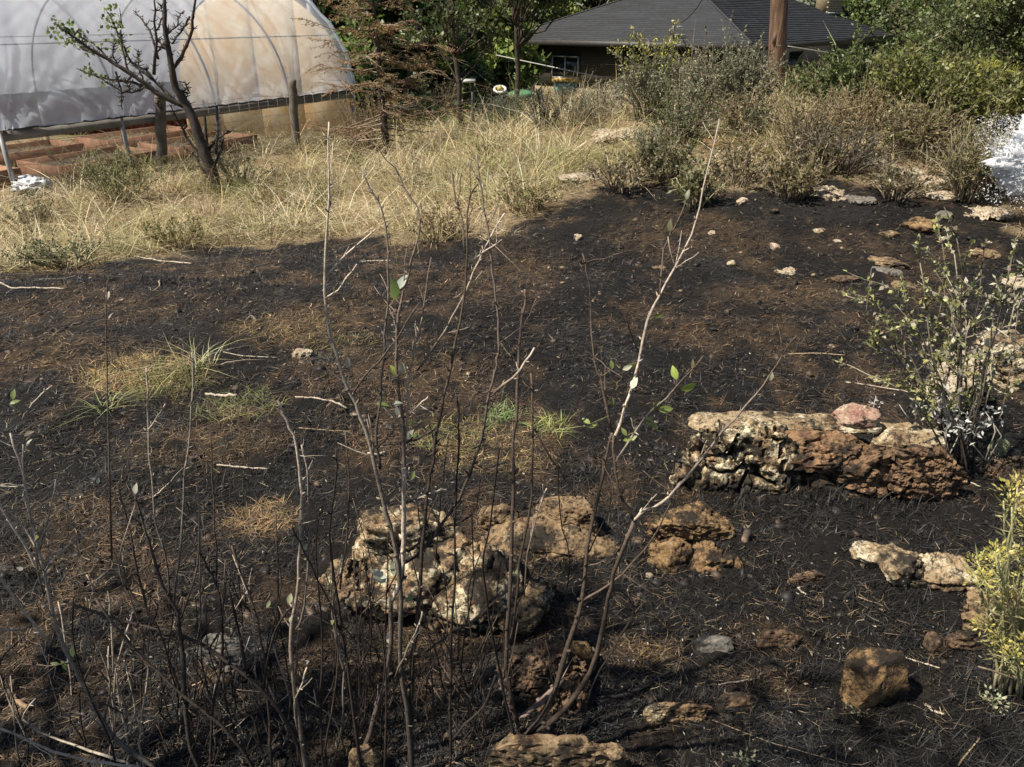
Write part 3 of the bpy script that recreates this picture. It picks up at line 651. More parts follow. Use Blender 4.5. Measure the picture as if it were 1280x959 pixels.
def hoop_inside(x, y, pad=0):
    q = np.stack([x - HOOP['C'][0], y - HOOP['C'][1]], 1); s = q @ HOOP['a'][:2]; w = q @ HOOP['p'][:2]
    return (s > -1.5) & (s < HOOP['L'] - .1) & (w > .15 - pad) & (w < HOOP['W'])
def hp(s, w, dz=0):
    q = HOOP['C'] + HOOP['a'] * s + HOOP['p'] * w; return np.array([q[0], q[1], gz(q[0], q[1]) + dz])
BEDS = [(-1.35, .55, .75, 1.75), (.95, 2.75, .45, 1.55), (3.1, 4.9, .40, 1.5), (.5, 2.6, 2.3, 3.3), (3.0, 5.0, 2.2, 3.2)]
_grass_inside = hoop_inside
def hoop_inside(x, y, pad=0):
    return _grass_inside(x, y, pad)
def in_beds(x, y):
    q = np.stack([x - HOOP['C'][0], y - HOOP['C'][1]], 1); s = q @ HOOP['a'][:2]; w = q @ HOOP['p'][:2]; r = np.zeros(len(x), bool)
    for (s0, s1, w0, w1) in BEDS: r |= (s > s0 - .03) & (s < s1 + .03) & (w > w0 - .03) & (w < w1 + .03)
    return r
def build_beds():
    m_pl = plain('red_planks', (.30, .155, .085), .75, var=.3, scale=7); m_so = plain('bed_soil', (.13, .095, .06), .95, var=.4, scale=18, bs=.8, bd=.02)
    a, p = HOOP['a'], HOOP['p']; rng = np.random.default_rng(17)
    labs = ['open reddish plank raised bed at the left edge of the photo', 'plank raised bed behind the near steel leg of the hoop house', 'plank raised bed just left of the taller wooden fence post', 'far plank raised bed behind the bed by the near steel leg', 'farthest plank raised bed seen under the middle of the film edge']
    for i, (s0, s1, w0, w1) in enumerate(BEDS):
        c = hp((s0 + s1) / 2, (w0 + w1) / 2); t = thing('raised_bed', labs[i], 'raised bed', tuple(c), 'raised beds under the hoop house')
        up = np.array([0, 0, 1.0]); z = c[2]; H = .24
        def q(s, w, zz): v = HOOP['C'] + a * s + p * w; return np.array([v[0], v[1], z + zz])
        for (A, B, n) in ((q(s0, w0, -.08), q(s1, w0, -.08), p * .04), (q(s0, w1, -.08), q(s1, w1, -.08), -p * .04), (q(s0, w0 + .042, -.08), q(s0, w1 - .042, -.08), a * .04), (q(s1, w0 + .042, -.08), q(s1, w1 - .042, -.08), -a * .04)):
            m = MB(); m.prism([A, B, B + up * (H + .08), A + up * (H + .08)], n); m.build('plank', m_pl, t)
        gs, gw = np.meshgrid(np.linspace(s0 + .045, s1 - .045, 26), np.linspace(w0 + .045, w1 - .045, 14), indexing='ij')
        v = np.array([q(x_, y_, .15) for x_, y_ in zip(gs.ravel(), gw.ravel())]); v[:, 2] += .04 * fb2(v[:, 0] * 6, v[:, 1] * 6, 3, 5)
        m = MB(); ii = np.arange(25)[:, None] * 14; jj = np.arange(13)[None]; m.add(v, np.stack([ii + jj, ii + 14 + jj, ii + 15 + jj, ii + jj + 1], -1).reshape(-1, 4)); m.build('soil', m_so, t, smooth=True)
        m = MB(); n = 260; S = rng.uniform(s0 + .08, s1 - .08, n); W = rng.uniform(w0 + .08, w1 - .08, n); pt = np.array([q(x_, y_, .16) for x_, y_ in zip(S, W)])
        blades(m, rng, pt[:, 0], pt[:, 1], pt[:, 2], rng.uniform(.04, .16, n), .008, rng.uniform(.3, 1.3, n), rgb(rng, (.34, .29, .15), n, .4, .2), 2); tag(m.build('dry_weeds', M_grass, t), kind='stuff')
    # crumpled plastic sheet
    g = gp(45, 246); t = thing('plastic_sheet', 'crumpled grey plastic sheet lying beside the near steel leg', 'plastic sheet', tuple(g))
    v, f = ICO[4]; v = v.copy(); dsp = 1 + .5 * (np.abs(fb3(v * 2.2, 3, 5)) * 2 - .5) + .22 * fb3(v * 6, 2, 9); v = v * dsp[:, None] * np.array([.24, .2, .15]); v[:, 2] = np.maximum(v[:, 2] + .1, -.02)
    m = MB(); m.add(v + g, f); m.build('sheet', plain('grey_plastic', (.42, .43, .45), .3, var=.5, scale=9, bs=.6), t, smooth=True)
build_beds()

# ------------------------------------------------------------------ wire fence in front of the hoop house
def build_fence():
    m_w = plain('grey_wood_post', (.115, .10, .08), .9, var=.4, scale=9, bs=.8, bd=.01); m_st = plain('dark_steel', (.035, .033, .03), .6, .3); m_wr = plain('fence_wire', (.16, .15, .14), .5, .6, bs=0)
    g0 = gp(201, 214); hq = HOOP['C'] + HOOP['a'] * HOOP['L'] * .74; yq = hq[1] - .75; g1 = P(366, 150, yq); g1[2] = gz(g1[0], yq); t = thing('wire_fence', 'old wire fence on two grey wooden posts and a thin steel stake', 'fence', tuple(g0))
    rng = np.random.default_rng(6); tops = []
    for (u, vt, g, w) in ((201, 117, g0, 12.5), (366, 100, g1, 10)):
        top = P(u - 1, vt, g[1]); r = w / 2 / F * zc(g); n = 14
        pts = [g + (top - g) * k - np.array([0, 0, .15 * (1 - k)]) + rng.normal(0, .006, 3) * (k < 1) for k in np.linspace(0, 1, n)]
        m = MB(); m.tube(pts, r * (1 + rng.uniform(-.07, .07, n)), 10); m.build('post', m_w, t); tops.append((g, top))
    g = gp(261, 200); top = P(254, 126, g[1]); m = MB(); m.tube([g, top], (.022, .022), 6); m.build('steel_stake', m_st, t)
    D = g1 - g0; gL, gR = g0 - D * 1.6, g1 + D * .55
    for k in range(6):
        z = .15 + k * .17; pts = []
        for s in np.linspace(0, 1, 40):
            q = gL + (gR - gL) * s; pts.append((q[0], q[1] + .02, gz(q[0], q[1]) + z + .015 * math.sin(s * 30 + k)))
        m = MB(); m.tube(pts, (.0035, .0035), 3); m.build('wire', m_wr, t)
    m = MB()
    for s in np.linspace(.42, 1, 26): q = gL + (gR - gL) * s; zz = gz(q[0], q[1]); m.tube([(q[0], q[1] + .02, zz + .1), (q[0], q[1] + .02, zz + 1.0)], (.0018, .0018), 3)
    tag(m.build('upright_wire', m_wr, t), kind='stuff')
    for j in (-1.35,):
        q = g0 + D * j; m = MB(); m.tube([(q[0], q[1], gz(q[0], q[1]) - .1), (q[0], q[1], gz(q[0], q[1]) + 1.0)], (.06, .055), 9); m.build('post', m_w, t)
build_fence()

# ------------------------------------------------------------------ utility pole
def build_pole():
    g = P(969, 109, 13.2); top = P(977, -70, g[1]); top = g + (top - g) * 1.0; ax = (top - g) / np.linalg.norm(top - g)
    mp_, nt, b = newmat('creosote_pole'); v = coord(nt); mm = nd(nt, 'ShaderNodeMapping'); mm.inputs['Scale'].default_value = (9, 9, .7); nt.links.new(v, mm.inputs[0])
    nt.links.new(ramp(nt, noise(nt, mm.outputs[0], 3, 6, .7), [(.3, (.03, .019, .013)), (.5, (.115, .062, .036)), (.7, (.24, .155, .10))]), b.inputs['Base Color']); b.inputs['Roughness'].default_value = .85
    bump(nt, b, noise(nt, mm.outputs[0], 6, 4), .7, .02)
    t = thing('utility_pole', 'brown wooden utility pole rising out of the brush on the mound', 'utility pole', tuple(g)); r = 10.5 / F * zc(g)
    m = MB(); pts = [g + ax * (k * 7.5 - 1.2) for k in np.linspace(0, 1, 30)]; m.tube(pts, (r, r * .8), 18); m.build('pole', mp_, t, smooth=True)
    m = MB(); m.tube([q + np.array([r * .95, -r * .35, 0]) for q in pts[2:]], (.008, .008), 4); m.build('ground_wire', plain('grey_cable', (.14, .14, .14), .5, bs=0), t)
    m = MB(); q = g + ax * .72 + np.array([-r * .55, -r * .8, 0]); m.box(q, (.05, .02, .16)); m.build('tag_plate', plain('rusty_plate', (.10, .06, .04), .7), t)
    m = MB(); q = g + ax * 7.0; m.box(q, (2.2, .1, .12)); m.build('crossarm', mp_, t)
    # low wires strung left and right behind the brush
    w = thing('low_wire', 'thin pale wire strung low from the dark tree trunk past the house window', 'wire', tuple(P(648, 75, 22)))
    m = MB(); p0, p1 = P(620, 69, 22), P(752, 97, 20); m.tube([p0 + (p1 - p0) * k for k in np.linspace(0, 1, 8)], (.014, .014), 4); m.build('strand', plain('pale_wire', (.35, .34, .32), .5, bs=0), w)
    w = thing('low_wire', 'thin wire reaching from the utility pole to the right across the shaded house wall', 'wire', tuple(P(985, 60, 18)))
    m = MB(); p0, p1 = P(985, 58, 17), P(1062, 70, 19); m.tube([p0 + (p1 - p0) * k for k in np.linspace(0, 1, 8)], (.010, .010), 4); m.build('strand', MATS['pale_wire'], w)
build_pole()

# ------------------------------------------------------------------ yard things by the house
def build_yard():
    yel = plain('yellow_plastic', (.42, .26, .04), .4, var=.1, bs=0); teal = plain('teal_plastic', (.035, .16, .17), .4, var=.15, bs=0); grn = plain('green_plastic', (.07, .19, .09), .45, var=.2, bs=0); wht = plain('white_top', (.5, .5, .48), .5, var=.1, bs=0); drk = plain('dark_legs', (.03, .03, .032), .6, bs=0)
    y = 20.0
    c = P(706, 124, y); zt = P(706, 100, y)[2]; W = P(726, 100, y)[0] - P(690, 100, y)[0]; gzv = gz(c[0], y)
    t = thing('play_table', 'small play table with a yellow lid and teal splayed legs below the house window', 'play table', (c[0], y, gzv))
    m = MB(); m.box((c[0], y, zt), (W * .95, .5, .05)); m.box((c[0], y, zt + .035), (W * .8, .4, .02)); m.build('lid', yel, t)
    m = MB(); m.prism([(c[0] - W * .42, y - .22, zt - .055), (c[0] + W * .42, y - .22, zt - .055), (c[0] + W * .33, y - .22, zt - .32), (c[0] - W * .33, y - .22, zt - .32)], (0, .44, 0)); m.build('tub', teal, t)
    for s in (-1, 1):
        for q in (-.18, .18): m = MB(); m.tube([(c[0] + s * W * .30, y + q, zt - .33), (c[0] + s * W * .36, y + q, gzv)], (.035, .03), 6); m.build('leg', teal, t)
    y = 22.0
    a, b = P(640, 108, y), P(664, 122, y); g = gz((a[0] + b[0]) / 2, y); cx = (a[0] + b[0]) / 2
    t = thing('sandbox', 'low green plastic sandbox behind the thin dark trunk', 'sandbox', (cx, y, b[2] - .02)); r = (b[0] - a[0]) / 2 + .12
    m = MB(); m.tube([(cx, y, b[2] - .02), (cx, y, b[2] + .10), (cx, y, b[2] + .14), (cx, y, b[2] + .19)], [r * .9, r, r * .86, r * .4], 16); m.build('shell', grn, t, smooth=True)
    q = P(625, 111, y); t = thing('toy_tyre', 'round yellow and white toy lying left of the green sandbox', 'toy', tuple(P(625, 117, y)))
    m = MB(); m.tube([q + np.array([.15 * math.cos(k), 0.12 * math.sin(k), .07 * math.sin(k) - .02]) for k in np.linspace(0, 6.283, 20)], (.04, .04), 6, cap=False); m.build('ring', wht, t, smooth=True)
    m = MB(); m.tube([q + np.array([0, .05, 0]), q + np.array([0, -.05, 0])], (.08, .07), 12); m.build('disc', plain('dull_yellow', (.40, .33, .08), .6), t)
    y = 17.5; p0, p1 = P(571, 101, y), P(594, 101, y); g = gz(p0[0], y)
    t = thing('garden_bench', 'narrow white topped bench on dark legs beside the dead spruce', 'bench', ((p0[0] + p1[0]) / 2, y, g))
    m = MB(); m.box((p0 + p1) / 2, (p1[0] - p0[0], .4, .05)); m.build('top', wht, t)
    for k in (.15, .85): m = MB(); q = p0 + (p1 - p0) * k; m.box((q[0], y, (q[2] + g) / 2 - .02), (.05, .3, q[2] - g - .02)); m.build('leg', drk, t)
    q = P(1212, 112, 12.0); t = thing('marker_post', 'thin marker post with a white top among the yellow blooms', 'post', tuple(q)); tp_ = P(1212, 78, q[1])
    m = MB(); m.tube([q - np.array([0, 0, .3]), q + (tp_ - q) * .62], (.03, .03), 6); m.build('stake', drk, t)
    m = MB(); m.tube([q + (tp_ - q) * .625, tp_], (.03, .03), 6); m.build('white_tip', wht, t)
build_yard()

# ------------------------------------------------------------------ trees and shrubs
def crook(rng, p0, p1, n=6, jit=.05, bow=None):
    p0, p1 = np.asarray(p0, float), np.asarray(p1, float); L = np.linalg.norm(p1 - p0); k = np.linspace(0, 1, n)[:, None]
    b = np.zeros(3) if bow is None else np.asarray(bow, float)
    q = p0 + (p1 - p0) * k + b * (4 * k * (1 - k)); j = rng.normal(0, jit * L / n, (n, 3)); j[0] = 0; j[-1] *= .5
    return q + np.cumsum(j, 0) * .6
def big_tree(name, label, base, H, R, z0f, trunk_r, nclump, leaves, lsize, cols, seed, trunk_c=(.05, .04, .03), lean=(0, 0), squash=1.0, group=None):
    rng = np.random.default_rng(seed); t = thing(name, label, 'tree', base, group); base = np.asarray(base, float)
    top = base + np.array([lean[0], lean[1], H * .9]); m = MB(); tr = crook(rng, base - np.array([0, 0, .2]), top, 10, .25)
    m.tube(tr, (trunk_r, trunk_r * .15), 8, trunk_c); cl = []
    for k in range(nclump):
        f = rng.uniform(z0f, 1); a = rng.uniform(0, 6.283); rr = R * math.sin(math.pi * min(.25 + .75 * (f - z0f) / (1 - z0f + 1e-6) * .95, .97)) ** .6 * rng.uniform(.35, 1.05)
        c = base + np.array([lean[0] * f + math.cos(a) * rr, lean[1] * f + math.sin(a) * rr * squash, H * f]); cl.append(c)
        s = tr[min(int(f * .75 * 9), 8)]
        lb = crook(rng, s, c, 6, .3, (0, 0, -.05 * rr)); m.tube(lb, (trunk_r * .32, .012), 5, trunk_c)
        for _ in range(2): q = lb[rng.integers(3, 6)]; m.tube(crook(rng, q, q + rng.normal(0, .16, 3) * R, 4, .3), (trunk_r * .1, .006), 3, trunk_c)
    m.build('trunk', M_bark2, t)
    m = MB(); cl = np.array(cl); per = leaves // nclump; csz = rng.uniform(.16, .36, nclump) * R * .9
    idx = np.repeat(np.arange(nclump), per); n = len(idx); o = rng.normal(size=(n, 3)); o /= np.linalg.norm(o, axis=1)[:, None]; o *= (rng.uniform(0, 1, n) ** .5)[:, None]; o[:, 2] *= .62
    p = cl[idx] + o * csz[idx][:, None] * (1 + .5 * vn(cl[idx] + o * 3, seed)[:, None]); p[:, 2] -= .12 * csz[idx] * np.abs(o[:, 0])
    dark = rng.uniform(.6, 1.25, nclump)[idx]; ch = rng.integers(0, len(cols), nclump)[idx]
    col = np.array(cols)[ch] * dark[:, None] * rng.uniform(.7, 1.35, (n, 1)) * (1 + rng.uniform(-.12, .12, (n, 3)))
    d = rng.normal(size=(n, 3)); d[:, 2] -= .3
    m.leaves(p, d, lsize * rng.uniform(.6, 1.4, n), lsize * .6 * rng.uniform(.6, 1.3, n), np.clip(col, .004, 1), rng)
    m.build('crown', M_leaf, t); return t
G1, G2, G3 = (.13, .18, .05), (.17, .21, .055), (.21, .24, .065)
for i, (u, y, H, R, lab, cols) in enumerate([
        (395, 34, 8.5, 3.4, 'dense dark green tree rising behind the far end of the hoop house', [G1, (.07, .105, .03)]),
        (455, 38, 9.0, 3.6, 'broad green tree behind the top of the dead spruce', [G1, G2]),
        (530, 42, 9.5, 4.0, 'dark leafy tree in the middle of the row left of the house', [G1, (.08, .12, .035)]),
        (640, 47, 9.5, 4.0, 'bright yellow green tree right behind the left end of the roof', [G2, G3, (.13, .17, .03)]),
        (740, 54, 10.0, 4.4, 'deep green tree showing over the left slope of the roof', [(.07, .105, .03), G1]), (590, 60, 11, 5.5, 'dark far tree filling the gap behind the bright yellow green tree', [G1, (.07, .105, .03)]), (430, 52, 10, 5, 'dark far tree between the barn and the spruce top', [G1, (.07, .105, .03)]), (505, 30, 5.0, 2.6, 'lower bushy dark tree behind the spruce and the white bench', [G1, (.05, .08, .03)]), (600, 33, 4.2, 2.4, 'lower bushy tree left of the house wall', [G1, G2]),
        (1058, 64, 11, 6, 'dark far tree directly behind the chimney', [G1, (.035, .065, .02)]), (1130, 60, 9, 5, 'dark far tree behind the right end of the roof', [G1, (.04, .07, .025)]), (1260, 45, 9, 6, 'dark far tree behind the large feathery tree', [G1, (.05, .08, .03)])]):
    q = P(u, 60, y); b = (q[0], y, gz(q[0], y)); big_tree('leafy_tree', lab, b, H, R, .02, .22, 120, 11000, .30, cols, 300 + i)
q = P(612, 80, 16.5); big_tree('thin_tree', 'thin open tree with a dark double trunk and sparse green leaves by the white bench', (P(580, 100, 16)[0], 16.0, gz(P(580, 100, 16)[0], 16)), 4.6, 1.2, .26, .06, 46, 8000, .08, [(.085, .10, .035), (.10, .12, .05), (.06, .075, .03)], 321, lean=(-.1, .1))
bx = P(652, 120, 20)[0]; big_tree('thin_tree', 'small tree on one straight dark trunk left of the play table', (bx, 20.0, gz(bx, 20)), 4.2, 1.25, .60, .085, 40, 6500, .10, [(.09, .115, .04), (.07, .095, .03), (.12, .14, .06)], 322)
bx = P(1268, 90, 21)[0]; big_tree('feathery_tree', 'large feathery green tree filling the upper right corner', (bx, 21.0, gz(bx, 21) - .2), 6.0, 3.3, .04, .16, 150, 40000, .10, [(.15, .175, .07), (.11, .135, .055), (.18, .20, .09)], 331)
bx = P(1330, 90, 19)[0]; big_tree('feathery_tree', 'green tree cut by the right edge above the water spray', (bx, 19.0, gz(bx, 19) - .2), 5.5, 2.6, .04, .15, 90, 18000, .10, [(.14, .165, .065), (.10, .13, .05)], 332)

big_tree('leafy_tree', 'small open tree just out of the photo on the near left, dappling the foreground', (-2.95, .05, gz(-2.95, .05)), 5.6, 1.5, .50, .06, 24, 950, .10, [G1, G2], 341, squash=.62)

def shrub(name, label, base, H, R, nst, lsize, cols, seed, stem_c=(.10, .08, .06), leaf_n=3000, lo=.25, cat='shrub', tipcol=None, tip_n=0, stem_r=.008, twiggy=3, group=None, upright=.5, lw=.45, stem_c2=None):
    leaf_n = int(leaf_n * 1.35); nst = int(nst * 1.4); R = R * 1.22; tip_n = int(tip_n * .6); stem_c = tuple(min(c_ * 1.35, .4) for c_ in stem_c); rng = np.random.default_rng(seed); base = np.asarray(base, float); t = thing(name, label, cat, base, group); m = MB(); segs = []
    for i in range(nst):
        a = rng.uniform(0, 6.283); r0 = R * .35 * math.sqrt(rng.uniform()); rr = R * math.sqrt(rng.uniform()) * (1 + .25 * math.sin(3 * a + seed)); f = rng.uniform(.5, 1.12) * (1 - .3 * (rr / R) ** 2)
        p0 = base + np.array([math.cos(a) * r0, math.sin(a) * r0, 0]); p0[2] = gz(p0[0], p0[1]) - .02 if base[1] < 30 else base[2]
        p1 = base + np.array([math.cos(a) * rr, math.sin(a) * rr, H * f]); q = crook(rng, p0, p1, 6, .22, (0, 0, H * .08)); sc = np.asarray(stem_c) * rng.uniform(.6, 1.5)
        m.tube(q, (stem_r * rng.uniform(.7, 1.3), stem_r * .3), 4, sc, None if stem_c2 is None else np.asarray(stem_c2) * rng.uniform(.7, 1.3)); segs += list(zip(q[2:-1], q[3:]))
        for _ in range(twiggy):
            k = rng.integers(2, 6); d = (q[min(k, 5)] - q[k - 1]); d = d / (np.linalg.norm(d) + 1e-9) * upright + rng.normal(0, .55, 3) + np.array([0, 0, .35]); L = H * rng.uniform(.14, .42)
            b = crook(rng, q[k], q[k] + d / np.linalg.norm(d) * L, 4, .2); m.tube(b, (stem_r * .45, stem_r * .2), 3, sc * 1.1, cap=False); segs += list(zip(b[:-1], b[1:]))
    m.build('stems', M_bark, t); A = np.array([s[0] for s in segs]); B = np.array([s[1] for s in segs])
    if leaf_n:
        i = rng.integers(0, len(A), leaf_n); k = rng.uniform(0, 1, (leaf_n, 1)); p = A[i] + (B[i] - A[i]) * k
        keep = (p[:, 2] - base[2]) / H > lo * rng.uniform(.4, 1.6, leaf_n); p, i = p[keep], i[keep]; n = len(p)
        d = (B[i] - A[i]); d /= np.linalg.norm(d, axis=1)[:, None] + 1e-9; d = d * .7 + rng.normal(0, .7, (n, 3))
        cl = fb3(p * (2.2 / R) + seed, 2, seed); ch = np.clip(((cl + .5) * len(cols)).astype(int) + rng.integers(-1, 2, n), 0, len(cols) - 1)
        col = np.array(cols)[ch] * rng.uniform(.65, 1.35, (n, 1)); m = MB(); m.leaves(p, d, lsize * rng.uniform(.6, 1.4, n), lsize * lw * rng.uniform(.7, 1.3, n), col, rng); m.build('foliage', M_leaf, t)
    if tip_n:
        hi = np.argsort(-(B[:, 2] + rng.normal(0, .12 * H, len(B))))[:max(tip_n // 8, 4)]; i = rng.choice(hi, tip_n); p = B[i] + rng.normal(0, lsize * .7, (tip_n, 3)); m = MB()
        m.leaves(p, rng.normal(0, .6, (tip_n, 3)) + np.array([0, 0, .8]), lsize * .8, lsize * .45, rgb(rng, tipcol, tip_n, .25), rng); tag(m.build('blooms', M_leaf, t), kind='stuff')
    return t
def px_shrub(name, label, u, vb, vt, wpx, seed, y=None, **kw):
    g = gp(u, vb) if y is None else P(u, vb, y)
    if y is not None: g[2] = gz(g[0], g[1])
    H = P(u, vt, g[1])[2] - g[2]; R = wpx / 2 / F * zc(g); return shrub(name, label, g, max(H, .15), R, seed=seed, **kw)
SG = [(.19, .195, .125), (.25, .25, .165), (.14, .145, .085)]; OL = [(.155, .165, .05), (.19, .19, .06), (.11, .12, .038)]; GR = [(.085, .10, .035), (.115, .13, .045), (.15, .15, .06)]; DG = [(.09, .125, .04), (.12, .15, .055), (.14, .155, .06)]
BR = [(.23, .18, .09), (.20, .165, .08), (.27, .22, .12)]
px_shrub('rabbitbrush', 'tall grey green bush topped with yellow blooms in front of the dark wall', 815, 150, 66, 95, 1, nst=60, lsize=.045, cols=SG, leaf_n=5200, tipcol=(.36, .35, .08), tip_n=1300)
px_shrub('sagebrush', 'grey leafy bush between the yellow topped bush and the utility pole', 890, 152, 60, 105, 2, nst=60, lsize=.04, cols=SG, leaf_n=5000)
px_shrub('sagebrush', 'sprawling twiggy grey bush left of the yellow topped bush', 752, 150, 104, 70, 3, nst=44, lsize=.03, cols=SG, leaf_n=1700, stem_c=(.2, .17, .13))
px_shrub('sagebrush', 'low grey green bush at the foot of the yellow topped bush', 850, 178, 118, 80, 4, nst=40, lsize=.035, cols=SG + DG, leaf_n=2600)
px_shrub('dark_shrub', 'small dark gnarled shrub standing alone in front of the play table', 682, 165, 110, 46, 5, nst=14, lsize=.035, cols=[(.07, .07, .045), (.10, .10, .06)], leaf_n=700, stem_c=(.045, .04, .035), stem_r=.02)
px_shrub('round_shrub', 'round dull grey green bush below the white bench', 627, 162, 122, 50, 6, nst=40, lsize=.035, cols=[(.10, .12, .09), (.12, .14, .10)], leaf_n=2600, lo=.05)
px_shrub('weed_clump', 'dark leafy weed clump on the slope right of the pale ash slab', 832, 225, 182, 66, 7, nst=26, lsize=.045, cols=[(.10, .105, .045), (.16, .15, .07), (.07, .075, .03)], leaf_n=1100, cat='weed')
px_shrub('weed_clump', 'broad leaved weed at the burn edge behind the tallest pale twig', 868, 258, 208, 46, 8, nst=16, lsize=.06, cols=[(.16, .16, .07), (.20, .19, .10), (.10, .10, .05)], leaf_n=420, cat='weed', stem_c=(.2, .17, .1))
px_shrub('leafless_shrub', 'brownish grey leafless shrub on the rise under the utility pole', 1000, 195, 118, 80, 9, nst=60, lsize=.028, cols=BR, leaf_n=1800, stem_c=(.17, .14, .09))
px_shrub('leafless_shrub', 'reddish brown twiggy shrub just right of the pole foot', 1070, 178, 108, 90, 10, nst=60, lsize=.03, cols=BR, leaf_n=2200, stem_c=(.16, .12, .075))
px_shrub('green_shrub', 'leafy green shrub right of the pole below the shaded house wall', 1055, 150, 66, 95, 11, nst=50, lsize=.055, cols=DG, leaf_n=5200, y=None)
px_shrub('green_shrub', 'olive green shrub in the middle of the right hand thicket', 1130, 172, 80, 110, 12, nst=60, lsize=.05, cols=OL, leaf_n=5600)
px_shrub('green_shrub', 'olive shrub behind the marker post with the white top', 1225, 165, 92, 110, 13, nst=60, lsize=.05, cols=OL, leaf_n=5200)
px_shrub('rabbitbrush', 'low band of yellow blooming brush around the marker post', 1205, 128, 88, 105, 14, nst=60, lsize=.06, cols=OL, leaf_n=3600, tipcol=(.30, .29, .05), tip_n=1100)
px_shrub('leafless_shrub', 'dense grey leafless shrub left of the water spray', 1208, 247, 160, 78, 15, nst=80, lsize=.03, cols=[(.2, .17, .10)] + OL, leaf_n=2400, stem_c=(.16, .13, .09), stem_r=.007, twiggy=4)
px_shrub('leafless_shrub', 'grey twiggy shrub above the string of pale stones', 1140, 205, 128, 80, 16, nst=70, lsize=.035, cols=OL + BR, leaf_n=3200, stem_c=(.14, .115, .08), twiggy=4)
px_shrub('leafless_shrub', 'dark singed twig bush over the mossy ledge', 1050, 215, 160, 110, 17, nst=60, lsize=.03, cols=[(.09, .08, .05), (.13, .12, .07)], leaf_n=1200, stem_c=(.075, .065, .05))
px_shrub('weed_clump', 'singed greenish weeds at the burn edge left of the long pale slab', 985, 245, 200, 75, 18, nst=30, lsize=.05, cols=[(.17, .15, .07), (.12, .11, .05), (.22, .18, .10)], leaf_n=700, cat='weed', stem_c=(.15, .12, .08))
px_shrub('weed_clump', 'greyish green weed patch in the grass right of the twisted tree', 300, 235, 188, 60, 19, nst=24, lsize=.035, cols=SG, leaf_n=700, cat='weed', stem_c=(.2, .18, .12))
px_shrub('weed_clump', 'olive weed patch in front of the taller wooden fence post', 150, 255, 192, 90, 20, nst=40, lsize=.035, cols=[(.15, .165, .06), (.19, .20, .08), (.11, .12, .05)], leaf_n=2000, cat='weed', stem_c=(.2, .18, .1))
px_shrub('weed_clump', 'low grey green weeds along the burn edge at far left', 85, 335, 298, 100, 21, nst=40, lsize=.03, cols=[(.14, .15, .08), (.19, .19, .11)], leaf_n=1300, cat='weed', stem_c=(.25, .22, .13))
px_shrub('dead_brush', 'tangled brown dead brush heap under the spruce next to the chipboard', 455, 188, 130, 70, 22, nst=60, lsize=.03, cols=BR, leaf_n=400, stem_c=(.12, .085, .055), twiggy=4, cat='brush')
px_shrub('dead_brush', 'dark dead brush between the spruce and the bench', 545, 165, 100, 80, 23, nst=60, lsize=.035, cols=BR, leaf_n=1600, stem_c=(.085, .065, .045), twiggy=4, cat='brush')
px_shrub('weed_clump', 'green weed sprig at the foot of the spruce', 447, 215, 193, 22, 24, nst=10, lsize=.05, cols=DG, leaf_n=200, cat='weed')
px_shrub('leafless_shrub', 'bare twiggy bush at the right edge behind the spray', 1262, 240, 190, 60, 25, nst=60, lsize=.02, cols=BR, leaf_n=200, stem_c=(.16, .14, .11), twiggy=4)

for i, a in enumerate([('green_shrub', 'tall olive shrub between the two leafless shrubs and the marker post', 1165, 180, 88, 100, OL, 5000, .05), ('green_shrub', 'dense olive shrub at the right edge above the spray', 1275, 170, 92, 90, OL, 5000, .05), ('green_shrub', 'deep green shrub under the feathery tree, left of the yellow blooms', 1100, 140, 74, 110, DG, 5200, .055),
                       ('sagebrush', 'grey green bush directly left of the pole foot', 925, 150, 76, 70, SG, 3800, .04), ('green_shrub', 'low leafy bush directly right of the pole foot', 1005, 128, 88, 60, DG, 2600, .045), ('sagebrush', 'dusty bush behind the cream yellow flat slab', 930, 172, 120, 70, SG + BR, 2600, .035), ('sagebrush', 'small dusty bush right of the dark gnarled shrub', 724, 160, 124, 44, SG, 1500, .03),
                       ('weed_clump', 'dry weeds around the mossy ledge stone', 1015, 222, 178, 60, [(.22, .17, .10), (.14, .13, .06)], 700, .04), ('weed_clump', 'dry brown weeds left of the singed greenish weeds', 925, 228, 186, 70, [(.24, .19, .11), (.16, .14, .07)], 900, .04), ('weed_clump', 'brown weeds below the pale ash coloured slab', 780, 238, 196, 80, [(.26, .21, .12), (.16, .15, .08)], 900, .04), ('weed_clump', 'grey weeds right of the pale sloping slab', 815, 200, 160, 60, SG, 900, .035), ('weed_clump', 'singed weeds along the burn edge above the orange sided block', 1120, 246, 212, 70, [(.2, .16, .09), (.12, .11, .06)], 600, .04)]):
    px_shrub(a[0], a[1], a[2], a[3], a[4], a[5], 60 + i, nst=44 if a[0] != 'weed_clump' else 26, lsize=a[8], cols=a[6], leaf_n=a[7], cat='weed' if a[0] == 'weed_clump' else 'shrub', stem_c=(.17, .14, .10))

